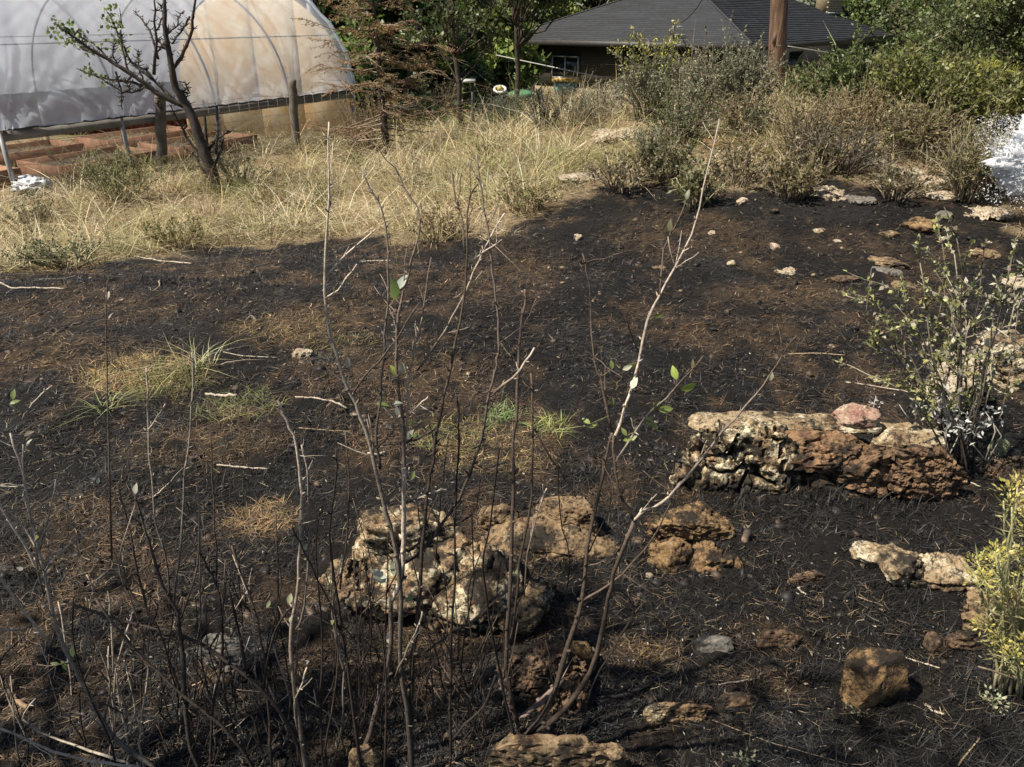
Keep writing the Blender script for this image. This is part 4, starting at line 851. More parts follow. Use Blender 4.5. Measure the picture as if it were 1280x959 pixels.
for i, a in enumerate([('greyish weed clump in the dry grass near the left edge', 40, 292, 250, 60, SG, 700), ('olive weed clump at the burn edge below the pruned tree', 225, 310, 272, 70, OL, 800), ('green weed clump in the dry grass behind the tallest left twig', 395, 272, 232, 50, DG, 500), ('brown dry weed clump on the burn edge between the tall twigs', 545, 302, 262, 70, BR, 700),
                       ('pale grey weed clump on the slope below the spruce', 520, 245, 208, 60, SG, 600), ('brown weeds on the burn edge left of the pale ash slab', 655, 268, 226, 70, BR + OL, 800), ('yellowish weed clump between the pruned tree and the taller post', 340, 262, 222, 56, [(.30, .26, .12), (.22, .21, .09)], 600), ('olive weeds below the round grey green bush', 610, 205, 172, 56, OL + SG, 700)]):
    px_shrub('weed_clump', a[0], a[1], a[2], a[3], a[4], 90 + i, nst=22, lsize=.03, cols=a[5], leaf_n=a[6], cat='weed', stem_c=(.24, .19, .11), twiggy=4)

def build_spruce():
    g = gp(483, 197); rng = np.random.default_rng(44); t = thing('dead_spruce', 'dying spruce with drooping brown needled branches beside the hoop house', 'tree', tuple(g)); H = 3.4
    m = MB(); tr = crook(rng, g - np.array([0, 0, .1]), g + np.array([-.05, .1, H]), 12, .05); m.tube(tr, (.075, .012), 9, (.05, .038, .03)); m.build('trunk', M_bark2, t)
    mb, mn = MB(), MB(); NP, ND, NC = [], [], []
    def at(z): k = np.clip(z / H * 11, 0, 10.99); i = int(k); return tr[i] + (tr[i + 1] - tr[i]) * (k - i)
    for z in np.arange(.28, H - .1, .08):
        for _ in range(3):
            a = rng.uniform(0, 6.283); L = (1.95 - .36 * z) * rng.uniform(.4, 1.1); p0 = at(z); d = np.array([math.cos(a), math.sin(a), 0])
            p1 = p0 + d * L + np.array([0, 0, rng.uniform(-.16, .14) * L]); q = crook(rng, p0, p1, 7, .22, (0, 0, -.05 * L)); dead = rng.uniform() < (.7 if z < .9 else .3)
            c = np.array([.16, .115, .075]) * rng.uniform(.4, 1.7) if not (rng.uniform() < .12) else np.array([.34, .28, .22]); mb.tube(q, (.014, .003), 4, c, cap=False)
            for j in range(12):
                f = rng.uniform(.2, 1); k = f * 5.99; i = int(k); s = q[i] + (q[i + 1] - q[i]) * (k - i); sd = np.array([-d[1], d[0], 0]) * rng.choice([-1, 1]); e = s + (d * .6 + sd * .8 + np.array([0, 0, rng.uniform(-.5, .1)])) * L * rng.uniform(.12, .34)
                b = crook(rng, s, e, 4, .3); mb.tube(b, (.005, .002), 3, c * .95, cap=False)
                if not dead:
                    n = 22; kk = rng.uniform(0, 2.99, n); ii = kk.astype(int); NP.append(b[ii] + (b[ii + 1] - b[ii]) * (kk - ii)[:, None]); dd = (e - s) / (np.linalg.norm(e - s) + 1e-9)
                    ND.append(dd * .8 + rng.normal(0, .6, (n, 3))); NC.append(rgb(rng, (.30, .19, .10) if rng.uniform() < .7 else (.20, .18, .07), n, .4))
    mb.build('branches', M_bark, t); P_ = np.vstack(NP); mn.leaves(P_, np.vstack(ND), .045, .010, np.vstack(NC), rng); mn.build('needles', M_needle, t)
build_spruce()

def build_twisted():
    g = gp(276, 242); Y = g[1]; rng = np.random.default_rng(51); s = 2.907
    t = thing('pruned_tree', 'leaning bare twisted little tree with a few green leaf clusters before the hoop house', 'tree', tuple(g))
    def pl(pts, w0, w1, dy=0.0, n=None, c=(.045, .036, .032), nm='limb', spurs=True):
        q = [P(u / s, v / s, Y + dy * k / max(len(pts) - 1, 1) + rng.normal(0, .02)) for k, (u, v) in enumerate(pts)]; q = np.array(q)
        if nm == 'trunk': q[0] = g - np.array([0, 0, .05])
        k = np.linspace(0, len(q) - 1, max(len(q) * 3, 4)); i = np.minimum(k.astype(int), len(q) - 2); f = (k - i)[:, None]; q = q[i] * (1 - f) + q[i + 1] * f; q[1:-1] += rng.normal(0, .006, (len(q) - 2, 3))
        r = (w0 / s / 2 / F * Y, w1 / s / 2 / F * Y); m = MB(); m.tube(q, r, 7, c)
        if spurs:
            for _ in range(int(len(q) * 3.2)):
                b = q[rng.integers(1, len(q))]; d = rng.normal(size=3); d[2] = abs(d[2]) * .6; d /= np.linalg.norm(d); L = rng.uniform(.03, .09); m.tube([b, b + d * L * .6, b + d * L + np.array([0, 0, .01])], (.006, .004), 4, c)
        m.build(nm, M_bark2, t); return q
    pl([(790, 705), (745, 560), (712, 460), (680, 385), (636, 318), (622, 230), (600, 100), (598, -20)], 44, 10, -.1, nm='trunk')
    ends = []
    for pts, w0, w1, dy in [([(672, 385), (600, 355), (560, 330), (480, 268), (380, 210), (300, 160), (215, 95)], 22, 6, -.3), ([(575, 335), (500, 305), (430, 292), (370, 285), (300, 258)], 12, 5, .35),
                        ([(625, 255), (668, 195), (700, 95), (712, -15)], 14, 7, -.2), ([(555, 290), (480, 232), (440, 150), (400, 55)], 11, 5, .3),
                        ([(560, 270), (568, 150), (560, 0)], 12, 5, -.3), ([(575, 215), (545, 110), (492, 45)], 9, 4, .2), ([(470, 265), (440, 150), (438, 60)], 8, 4, .25), ([(520, 300), (420, 240), (330, 150), (250, 115)], 10, 4, .2),
                        ([(545, 300), (500, 335), (440, 335), (375, 290)], 8, 4, -.2), ([(420, 260), (440, 340), (445, 400)], 7, 3, .1), ([(640, 380), (590, 320), (520, 250), (470, 220)], 14, 5, .3), ([(690, 60), (660, 110), (625, 160)], 7, 6, 0), ([(605, 130), (645, 90), (655, 50)], 6, 3, .1), ([(568, 200), (600, 150), (610, 110)], 6, 3, -.1), ([(520, 290), (500, 240), (505, 190)], 6, 3, .2), ([(430, 240), (410, 200), (418, 160)], 6, 3, -.1), ([(350, 195), (320, 190), (285, 150)], 6, 3, .15), ([(600, 340), (570, 380), (590, 400)], 7, 4, .1), ([(480, 270), (460, 300), (470, 330)], 6, 3, 0), ([(570, 110), (590, 60), (588, 20)], 6, 4, .1), ([(628, 200), (590, 170), (575, 140)], 7, 3, .1), ([(650, 330), (690, 340), (672, 300)], 7, 3, 0)]:
        q = pl(pts, w0, w1, dy); ends.append(q)
    for pts in [[(740, 570), (790, 505), (830, 478)], [(742, 590), (680, 500), (620, 385)], [(760, 640), (800, 560), (812, 505)], [(785, 560), (792, 480), (790, 390)], [(770, 660), (740, 620), (700, 560)], [(690, 385), (672, 350), (668, 320)]]: pl(pts, 11, 5, .1, nm='sucker')
    m = MB()
    for (u, v, n) in [(215, 85, 14), (205, 135, 10), (242, 125, 12), (285, 125, 16), (395, 42, 22), (400, 85, 16), (432, 98, 12), (432, 140, 12), (320, 260, 12), (375, 290, 9), (262, 155, 16), (365, 150, 8), (440, 180, 9), (250, 95, 10), (300, 165, 10), (350, 190, 7), (480, 210, 5)]:
        best = min(ends, key=lambda q: min(math.hypot(CX + F * x[0] / zc(x) - u / s, 0) + abs(x[2] - P(u / s, v / s, Y)[2]) * 100 for x in q)); c = P(u / s, v / s, best[np.argmin(np.abs(best[:, 2] - P(u / s, v / s, Y)[2]))][1])
        n = int(n * 1.5); m.leaves(c + rng.normal(0, .045, (n, 3)), rng.normal(size=(n, 3)), .065, .045, rgb(rng, (.17, .22, .065), n, .35), rng)
    tag(m.build('foliage', M_leaf, t), kind='stuff')
build_twisted()
make_grass()

# ------------------------------------------------------------------ rocks
def big_boulder():
    g = gp(1000, 634); y0 = gp(1000, 628)[1]; m = MB()
    def L(*b, **k): lump(m, *b, **k)
    L(850, 1160, 530, 628, 10, yf=y0 + .06, fh=.6, sub=5, boxy=.45, rough=.06, pits=.04, planes=4)
    L(828, 990, 518, 650, 11, yf=y0 - .03, fh=.72, sub=6, boxy=.5, rough=.085, pits=.055, cracks=.13, planes=7)
    L(950, 1186, 550, 650, 12, yf=y0 - .03, fh=.8, sub=6, boxy=.48, rough=.07, strata=1.7, pits=.06, cracks=.12, planes=8, tilt=.5)
    L(956, 1080, 534, 596, 13, yf=y0 - .02, fh=.6, sub=5, boxy=.5, rough=.08, cracks=.07, planes=6)
    L(856, 1092, 511, 546, 14, yf=y0 + .14, fh=.35, sub=5, boxy=.4, rough=.045, strata=2, planes=4, pits=.03)
    L(1078, 1168, 529, 566, 15, yf=y0 + .08, fh=.4, sub=5, boxy=.55, rough=.06, planes=6)
    L(1100, 1188, 556, 622, 16, yf=y0 - .04, fh=.75, sub=6, boxy=.5, rough=.09, strata=1.5, cracks=.11, planes=6)
    o = m.build('boulder', M_r_bould, loc=tuple(g), smooth=True); o.data.set_sharp_from_angle(angle=math.radians(40)); o.data.materials.append(M_r_pit); o.data.materials.append(M_r_pale)
    me = o.data; nf = [len(ICO[k][1]) for k in (5, 6, 6, 5, 5, 5, 6)]; mi = np.concatenate([np.full(n, k) for n, k in zip(nf, (0, 1, 0, 0, 2, 2, 0))]); me.polygons.foreach_set('material_index', mi.astype(np.int32))
    tag(o, 'largest layered boulder, pale pitted left half and rusty brown right half', 'boulder')
    from mathutils.bvhtree import BVHTree
    bv_ = BVHTree.FromPolygons([tuple(v.co) for v in o.data.vertices], [tuple(q.vertices) for q in o.data.polygons]); d = Vector(rdir(1074, 534)).normalized(); hit = bv_.ray_cast(Vector((0, 0, CAMZ)) - o.location, d)[0]
    hit = Vector(P(1074, 534, y0 + .1)) if hit is None else hit + o.location; b0 = np.array(hit); W = 57 / F * zc(b0); p, f = rock_verts(W, W * .62, W * .50, 37, sub=5, boxy=.75, rough=.06, planes=12, cracks=.03); m = MB(); m.add(p + b0 + np.array([0, W * .2, -.012]), f)
    tag(m.build('rock', M_r_red, loc=tuple(b0), smooth=True), 'small pink and cream stone perched on top of the largest boulder', 'rock')
    g = gp(565, 812); y0 = g[1]; m = MB()
    L(436, 606, 632, 778, 21, yf=y0 + .06, fh=.36, sub=6, boxy=.62, rough=.075, pits=.03, cracks=.10, planes=9)
    L(520, 668, 656, 808, 22, yf=y0 + .02, fh=.36, sub=6, boxy=.66, rough=.075, pits=.03, cracks=.09, planes=9)
    L(570, 698, 706, 806, 23, yf=y0 + .02, fh=.34, sub=5, boxy=.66, rough=.075, pits=.03, cracks=.05, planes=8)
    L(450, 570, 628, 700, 34, yf=y0 + .19, fh=.5, sub=5, boxy=.55, rough=.08, pits=.06, strata=1.5, planes=7)
    L(404, 480, 690, 765, 35, yf=y0 + .10, fh=.45, sub=5, boxy=.6, rough=.1, pits=.05, cracks=.08)
    o = m.build('boulder', M_r_pit, loc=tuple(g), smooth=True); tag(o, 'pitted cream boulder with yellow lichen behind the bare centre stems', 'boulder')
    g = gp(680, 712); y0 = gp(680, 706)[1]; m = MB()
    L(596, 772, 640, 712, 24, yf=y0, fh=.4, sub=6, boxy=.6, rough=.05, planes=8, cracks=.02)
    L(664, 748, 617, 676, 25, yf=y0 + .10, fh=.6, sub=6, boxy=.6, rough=.08, pits=.16, planes=5)
    L(598, 650, 628, 662, 26, yf=y0 + .14, fh=.6, sub=5, rough=.08, pits=.1)
    o = m.build('boulder', M_r_tan, loc=tuple(g), smooth=True); tag(o, 'smooth tan boulder with a pitted knob, behind the pitted cream boulder', 'boulder')
    g = gp(860, 735); y0 = gp(860, 728)[1]; m = MB()
    L(800, 912, 626, 692, 27, yf=y0 + .13, fh=.5, sub=6, boxy=.5, rough=.07, planes=8, cracks=.05, pits=.04)
    L(804, 868, 664, 734, 28, yf=y0 + .02, fh=.6, sub=5, boxy=.6, rough=.08, planes=9, cracks=.07)
    L(846, 926, 676, 738, 36, yf=y0, fh=.55, sub=5, boxy=.6, rough=.1, strata=1.6, planes=8, cracks=.08, pits=.08)
    L(900, 972, 692, 748, 37, yf=y0 - .01, fh=.45, sub=5, boxy=.6, rough=.1, planes=8, cracks=.06, pits=.04)
    o = m.build('boulder', M_r_ochre, loc=tuple(g), smooth=True); tag(o, 'ochre split boulder, a broken ledge just below the left end of the largest boulder', 'boulder')
    g = gp(1150, 750); y0 = gp(1150, 756)[1]; m = MB()
    L(1057, 1132, 676, 724, 29, yf=gp(1090, 730)[1], fh=.5, sub=6, boxy=.5, rough=.07, strata=2.2, planes=6)
    L(1062, 1092, 702, 728, 33, yf=gp(1076, 728)[1], fh=.6, sub=5, boxy=.5)
    L(1084, 1156, 682, 742, 38, yf=y0 + .02, fh=.5, sub=5, boxy=.5, rough=.08, strata=2, planes=7, cracks=.05)
    L(1094, 1224, 686, 758, 30, yf=y0, fh=.45, sub=6, boxy=.5, rough=.07, strata=2.4, planes=7, cracks=.04)
    o = m.build('rock', M_r_pale, loc=tuple(g), smooth=True); tag(o, 'long low layered ledge rock with an overhanging left cap, below the largest boulder', 'rock')
M_r_bould = rockmat('sandstone_rust', (.15, .095, .055), (.22, .13, .07), (.075, .045, .03), (.30, .22, .13), .25, .72)
M_r_ochre = rockmat('sandstone_ochre', (.26, .165, .075), (.19, .12, .06), (.09, .055, .035), (.36, .30, .19), .3, .66, 1.2)
big_boulder()
rock('rock', (980, 1026, 722, 742), M_r_brown, 'low half buried brown rock between the ochre split boulder and the long ledge rock')
rock('rock', (1184, 1275, 740, 802), M_r_tan, 'flat tan slab partly behind the yellow flowered plant', strata=1.5)
rock('rock', (1038, 1120, 804, 888), M_r_ochre, 'angular flat faced ochre stone standing alone in the lower right', boxy=.75, planes=14, rough=.05, seed=77)
rock('rock', (864, 912, 799, 823), M_r_grey, 'smooth grey stone lying flat left of the angular ochre stone', rough=.04, planes=3)
rock('rock', (802, 886, 877, 908), M_r_tan, 'long flat tan stone at the end of the thick charred stick', strata=1.2)
rock('rock', (890, 945, 868, 892), M_r_brown, 'low crusted brown stone right of the long flat tan stone')
rock('rock', (940, 1000, 792, 818), M_r_brown, 'half buried reddish brown stone right of the smooth grey stone', boxy=.8)
rock('rock', (1150, 1180, 792, 824), M_r_brown, 'small dark upright stone below the flat tan slab', rough=.06)
rock('rock', (1176, 1252, 794, 822), M_r_brown, 'low dark rock in front of the yellow flowered plant', strata=1.5)
rock('rock', (610, 785, 928, 990), M_r_tan, 'broad tan rock cut by the bottom edge of the photo', seed=131, boxy=.6)
rock('rock', (440, 486, 944, 985), M_r_tan, 'small tan rock at the bottom edge left of the shrub base')
rock('rock', (256, 342, 788, 838), M_r_grey, 'low greyish tan rock among the bare left stems', seed=144)
rock('rock', (620, 738, 812, 898), M_r_brown, 'dark burnt pitted rock at the foot of the central shrub', pits=.2, rough=.13, sub=6, seed=151, fh=.4, cracks=.1)
rock('rock', (700, 745, 806, 848), M_r_ochre, 'small ochre rock on the right of the dark burnt pitted rock')
rock('rock', (1212, 1300, 416, 486), M_r_pale, 'pale layered rock at the right edge behind the leafy shrub', strata=2.6, boxy=.55, sub=6)
rock('rock', (1148, 1214, 440, 520), M_r_white, 'pale rounded rock behind the stems of the leafy shrub', boxy=.7)
rock('rock', (1228, 1300, 570, 608), M_r_brown, 'brown rock under the single cactus pad at the right edge')
rock('rock', (1262, 1310, 598, 650), M_r_tan, 'tan rock at the right edge just above the yellow flowers')
gA = 'stones along the top of the rise'
for b, mt, lab, g_ in [((1008, 1066, 229, 250), M_r_white, 'longest pale slab at the upper burn edge', gA), ((1056, 1092, 242, 257), M_r_grey, 'dull stone at the right end of the longest pale slab', gA), ((1124, 1166, 271, 291), M_r_ochre, 'orange sided block lying on the black slope near the top right', None),
                   ((1186, 1256, 253, 273), M_r_white, 'flat pale stone under the grey leafless shrub by the spray', gA), ((1204, 1242, 304, 321), M_r_tan, 'tan stone above the leafy shrub, well below the spray', None), ((1250, 1290, 344, 360), M_r_white, 'pale flat stone at the right edge above the layered rock', None),
                   ((1086, 1128, 320, 336), M_r_tan, 'light topped flat stone left of the leafy shrub', None), ((1090, 1124, 334, 346), M_r_grey, 'grey flat stone just under the light topped flat stone', None), ((1110, 1150, 349, 363), M_r_tan, 'pinkish thin slab nearest to the leafy shrub on its left', None), ((1036, 1076, 344, 353), M_r_brown, 'flush brown stone left of the pinkish thin slab', None),
                   ((968, 994, 331, 341), M_r_white, 'small angular white stone in the middle of the brown slope', None), ((908, 920, 321, 330), M_r_white, 'pebble sized pale stone left of the small angular white stone', None), ((962, 974, 300, 309), M_r_red, 'little pinkish stone above the small angular white stone', None), ((876, 926, 172, 186), M_r_ochre, 'cream yellow flat slab in the grass left of the pole', gA),
                   ((908, 952, 155, 172), M_r_white, 'pale grey stone just behind the cream yellow flat slab', gA), ((1028, 1082, 176, 204), M_r_pale, 'mossy pale ledge stone under the singed twig bush', gA), ((1076, 1104, 194, 214), M_r_white, 'first of the ashy white stones right of the mossy ledge', gA), ((1096, 1128, 206, 222), M_r_white, 'second ashy white stone in the string below the grey twigs', gA),
                   ((1124, 1152, 209, 227), M_r_white, 'third ashy white stone in the string, the most upright', gA), ((1148, 1184, 218, 238), M_r_white, 'ashy white stone closest to the grey leafless shrub', gA), ((1150, 1196, 236, 252), M_r_white, 'low pale stone in front of the ashy white stones', gA), ((696, 764, 211, 228), M_r_white, 'pale ash coloured slab in the grass above the burn', gA),
                   ((738, 800, 158, 176), M_r_white, 'pale sloping slab in the grass below the yellow topped bush', gA), ((610, 668, 213, 225), M_r_white, 'pale stones half hidden in the grass behind the tallest twigs', gA), ((365, 392, 434, 449), M_r_white, 'cream coloured stone alone on the black ground left of the centre', None), ((717, 728, 291, 300), M_r_white, 'tiny white stone on the brown slope below the ash coloured slab', None),
                   ((815, 834, 323, 332), M_r_tan, 'tan stone on the brown slope beside the tall pale twig', None), ((1015, 1032, 284, 291), M_r_white, 'small light stone on the black slope below the longest pale slab', None), ((1100, 1122, 284, 296), M_r_tan, 'small tan stone left of the orange sided block', None), ((1040, 1052, 296, 302), M_r_white, 'little flat white stone midway down the right slope', None),
                   ((884, 896, 285, 291), M_r_white, 'small pale stone right of the tall pale twig near the burn edge', None), ((920, 934, 246, 256), M_r_white, 'whitish stone at the burn edge right of the broad leaved weed', None), ((960, 972, 262, 270), M_r_tan, 'small stone just below the singed weeds', None), ((1170, 1190, 262, 272), M_r_grey, 'grey stone left of the flat pale stone under the leafless shrub', None)]:
    rock('stone', b, mt, lab, 'stone', g_, fh=.42, rough=.13, boxy=.55, planes=7)
def pebbles():
    rng = np.random.default_rng(91); m = MB(); x, y = wedge(rng, 900, 1.2, 8.5, -38, 38, p=.7); k = (burn(x, y) > .6) & (rng.uniform(0, 1, 900) < np.where(x > 0, .6, .25)); x, y = x[k], y[k]; V, f = ICO[2]
    for a, b in zip(x, y):
        s = rng.uniform(.004, .011) * (1 + .12 * b); n = rng.normal(size=3) * .25
        v = V * (1 + .3 * vn(V * 1.7 + rng.uniform(0, 40), 3))[:, None] * np.array([s, s * rng.uniform(.6, 1.1), s * rng.uniform(.35, .7)]); an = rng.uniform(0, 6.28); v = v @ np.array([[math.cos(an), math.sin(an), 0], [-math.sin(an), math.cos(an), 0], [0, 0, 1]])
        m.add(v + np.array([a, b, gz(a, b) + s * .3]), f, np.array([(.34, .27, .19), (.22, .16, .10), (.12, .10, .085), (.07, .06, .05)][rng.choice(4, p=[.12, .2, .3, .38])]) * rng.uniform(.7, 1.2))
    tag(m.build('pebbles', M_char), 'scattered small pebbles over the burnt slope', 'pebbles', kind='stuff')
pebbles()
def clods():
    rng = np.random.default_rng(95); m = MB(); x, y = wedge(rng, 2400, 1.1, 8, -40, 40, p=.7); cl = fb2(x * 2.2, y * 2.2, 3, 301); k = (burn(x, y) > .6) & (cl > rng.uniform(-.25, .35, len(x))); x, y = x[k], y[k]; z = hh(x, y); V, f = ICO[2]; f = np.array(f)
    v1, f1 = _ico(1)
    for a, b, c in zip(x, y, z):
        s = rng.uniform(.006, .022) * (1 + .1 * b); v = v1 * (1 + .35 * rng.normal(size=(len(v1), 1))) * np.array([s, s * rng.uniform(.5, 1), s * rng.uniform(.35, .8)]); an = rng.uniform(0, 6.28); v = v @ np.array([[math.cos(an), math.sin(an), 0], [-math.sin(an), math.cos(an), 0], [0, 0, 1]])
        m.add(v + np.array([a, b, c + s * .2]), f1, np.array((.014, .012, .011) if rng.uniform() < .75 else (.06, .042, .028)) * rng.uniform(.6, 1.5))
    tag(m.build('char_clods', M_char), 'small clods of char and scorched soil over the burn', 'burnt soil', kind='stuff')
    m = MB(); x, y = wedge(rng, 3600, 1.1, 8.5, -40, 40, p=.7); k = (burn(x, y) > .6) & (fb2(x * 1.7, y * 1.7, 3, 311) > rng.uniform(-.5, .5, len(x))); x, y = x[k], y[k]; n = len(x); d = rng.normal(size=(n, 3)); d[:, 2] *= .25
    m.leaves(np.stack([x, y, hh(x, y) + .018], 1), d, rng.uniform(.005, .014, n) * (1 + .08 * y), rng.uniform(.002, .006, n) * (1 + .08 * y), np.array([(.30, .27, .22), (.20, .15, .10), (.12, .12, .12), (.4, .37, .31)])[rng.integers(0, 4, n)] * rng.uniform(.5, 1.1, (n, 1)), rng, up=1.5)
    tag(m.build('ash_flecks', M_char), 'pale ash flecks and leaf crumbs on the burnt ground', 'ash', kind='stuff')
clods()

# ------------------------------------------------------------------ sticks on the ground
def stick(name, pts, w, c, label, cat='stick', lift=.012, group=None, c2=None, sub=()):
    rng = np.random.default_rng(int(pts[0][0] * 7 + pts[0][1])); q = np.array([gp(u, v) for u, v in pts]); k = np.linspace(0, len(q) - 1, max(4 * len(q), 6)); i = np.minimum(k.astype(int), len(q) - 2); f = (k - i)[:, None]
    q = q[i] * (1 - f) + q[i + 1] * f; d = zc(q[0]); w *= .52; r = w / 2 / F * d; q[:, 2] += r * .8 + lift; q[1:-1] += rng.normal(0, r * .35, (len(q) - 2, 3)); o = q.mean(0); m = MB(); m.tube(q, r * (1 + rng.uniform(-.15, .15, len(q))), 7, c, c2)
    for _ in range(max(int(len(q) / 4), 1)): j = rng.integers(1, len(q) - 1); m.tube([q[j], q[j] + rng.normal(0, 1, 3) * r * 2 + np.array([0, 0, r])], (r * .5, r * .2), 4, c)
    ob = m.build(name, M_bark, loc=tuple(o)); return tag(ob, label, cat, group)
PALE, TAN, BLK = (.38, .32, .25), (.28, .21, .13), (.03, .026, .024)
for a in [('log', [(258, 496), (275, 498), (297, 500)], 7, PALE, 'short pale broken log piece beside the green tuft'), ('stick', [(370, 506), (395, 507), (418, 512), (434, 519)], 4.5, PALE, 'pale forked stick right of the green tuft'), ('stick', [(272, 586), (300, 588), (336, 591)], 4.5, PALE, 'pale straight stick below the green tuft'),
          ('stick', [(280, 444), (305, 449), (346, 450)], 2.5, PALE, 'thin pale stick above the pale forked stick'), ('stick', [(0, 358), (16, 366), (45, 366), (82, 367)], 4, PALE, 'bent pale stick at the left edge on the burn border'), ('stick', [(50, 352), (80, 349), (108, 344)], 2.5, PALE, 'thin straw stick above the bent pale stick'),
          ('stick', [(165, 319), (200, 328), (240, 333)], 3, PALE, 'pale stick lying along the upper left burn edge'), ('stick', [(192, 367), (199, 358), (200, 353)], 4, TAN, 'small upturned twig piece on the black ground at upper left'), ('stick', [(308, 402), (314, 396), (321, 403)], 5, (.12, .10, .09), 'dark short broken branch right of the burn centre left'),
          ('stick', [(604, 592), (622, 588), (642, 580)], 7, BLK, 'black charred stick end left of the centre right stems'), ('stick', [(752, 884), (790, 874), (815, 862), (838, 848)], 8, BLK, 'thick charred black stick left of the long flat tan stone'), ('straw', [(897, 865), (918, 861), (940, 857)], 4, PALE, 'single bright straw right of the long flat tan stone'),
          ('straw', [(1124, 831), (1145, 837), (1172, 844)], 4, PALE, 'pale bleached twig right of the angular ochre stone'), ('leaf_scrap', [(1154, 887), (1164, 893), (1178, 899)], 6, PALE, 'curled bleached leaf scrap in the lower right corner'), ('stick', [(1196, 962), (1210, 942), (1224, 924)], 4, TAN, 'reddish straw stick rising at the bottom right corner'),
          ('root', [(16, 850), (12, 866), (24, 878), (36, 888)], 11, (.22, .15, .09), 'curved brown root piece at the lower left edge'), ('straw', [(994, 748), (1000, 753), (1006, 757)], 4, PALE, 'tiny pale straw below the ochre split boulder'), ('stick', [(1068, 758), (1084, 765), (1100, 771)], 2.5, TAN, 'thin straight twig under the long ledge rock'),
          ('stick', [(1195, 605), (1210, 608), (1224, 613)], 3, PALE, 'pale twig on the black ground right of the largest boulder'), ('stick', [(375, 545), (420, 546), (440, 545)], 2.5, TAN, 'thin tan stick below the pale forked stick'), ('stick', [(0, 604), (20, 606), (30, 605)], 3, PALE, 'short pale stick touching the left edge'),
          ('stick', [(890, 905), (960, 935), (1060, 958)], 2.2, TAN, 'long thin dry stem lying across the bottom right'), ('stick', [(205, 888), (240, 876), (254, 872)], 2.5, PALE, 'pale straight straw between the left stems'), ('stick', [(985, 443), (1020, 446), (1055, 450)], 2.5, TAN, 'thin dry stem lying in front of the tip of the long pale twig'), ('stick', [(460, 574), (470, 575), (482, 573)], 5, PALE, 'short pale chip by the crossing stems in the centre'),
          ('stick', [(488, 327), (470, 325), (450, 326)], 3, PALE, 'pale stalk lying behind the tall left centre stem'), ('stick', [(1056, 482), (1100, 489), (1160, 503)], 3, PALE, 'long pale stalk reaching towards the leafy shrub')]:
    stick(*a)
def stake():
    g = gp(928, 692); m = MB(); tp_ = P(936, 662, g[1]); q = np.array([g + (tp_ - g) * k for k in np.linspace(0, 1, 6)]); m.tube(q, [.016, .014, .013, .013, .014, .010], 7, (.30, .22, .16), (.03, .025, .022)); tag(m.build('stump', M_bark, loc=tuple(g)), 'little burnt stub sticking up beside the ochre split boulder', 'stump')
stake()

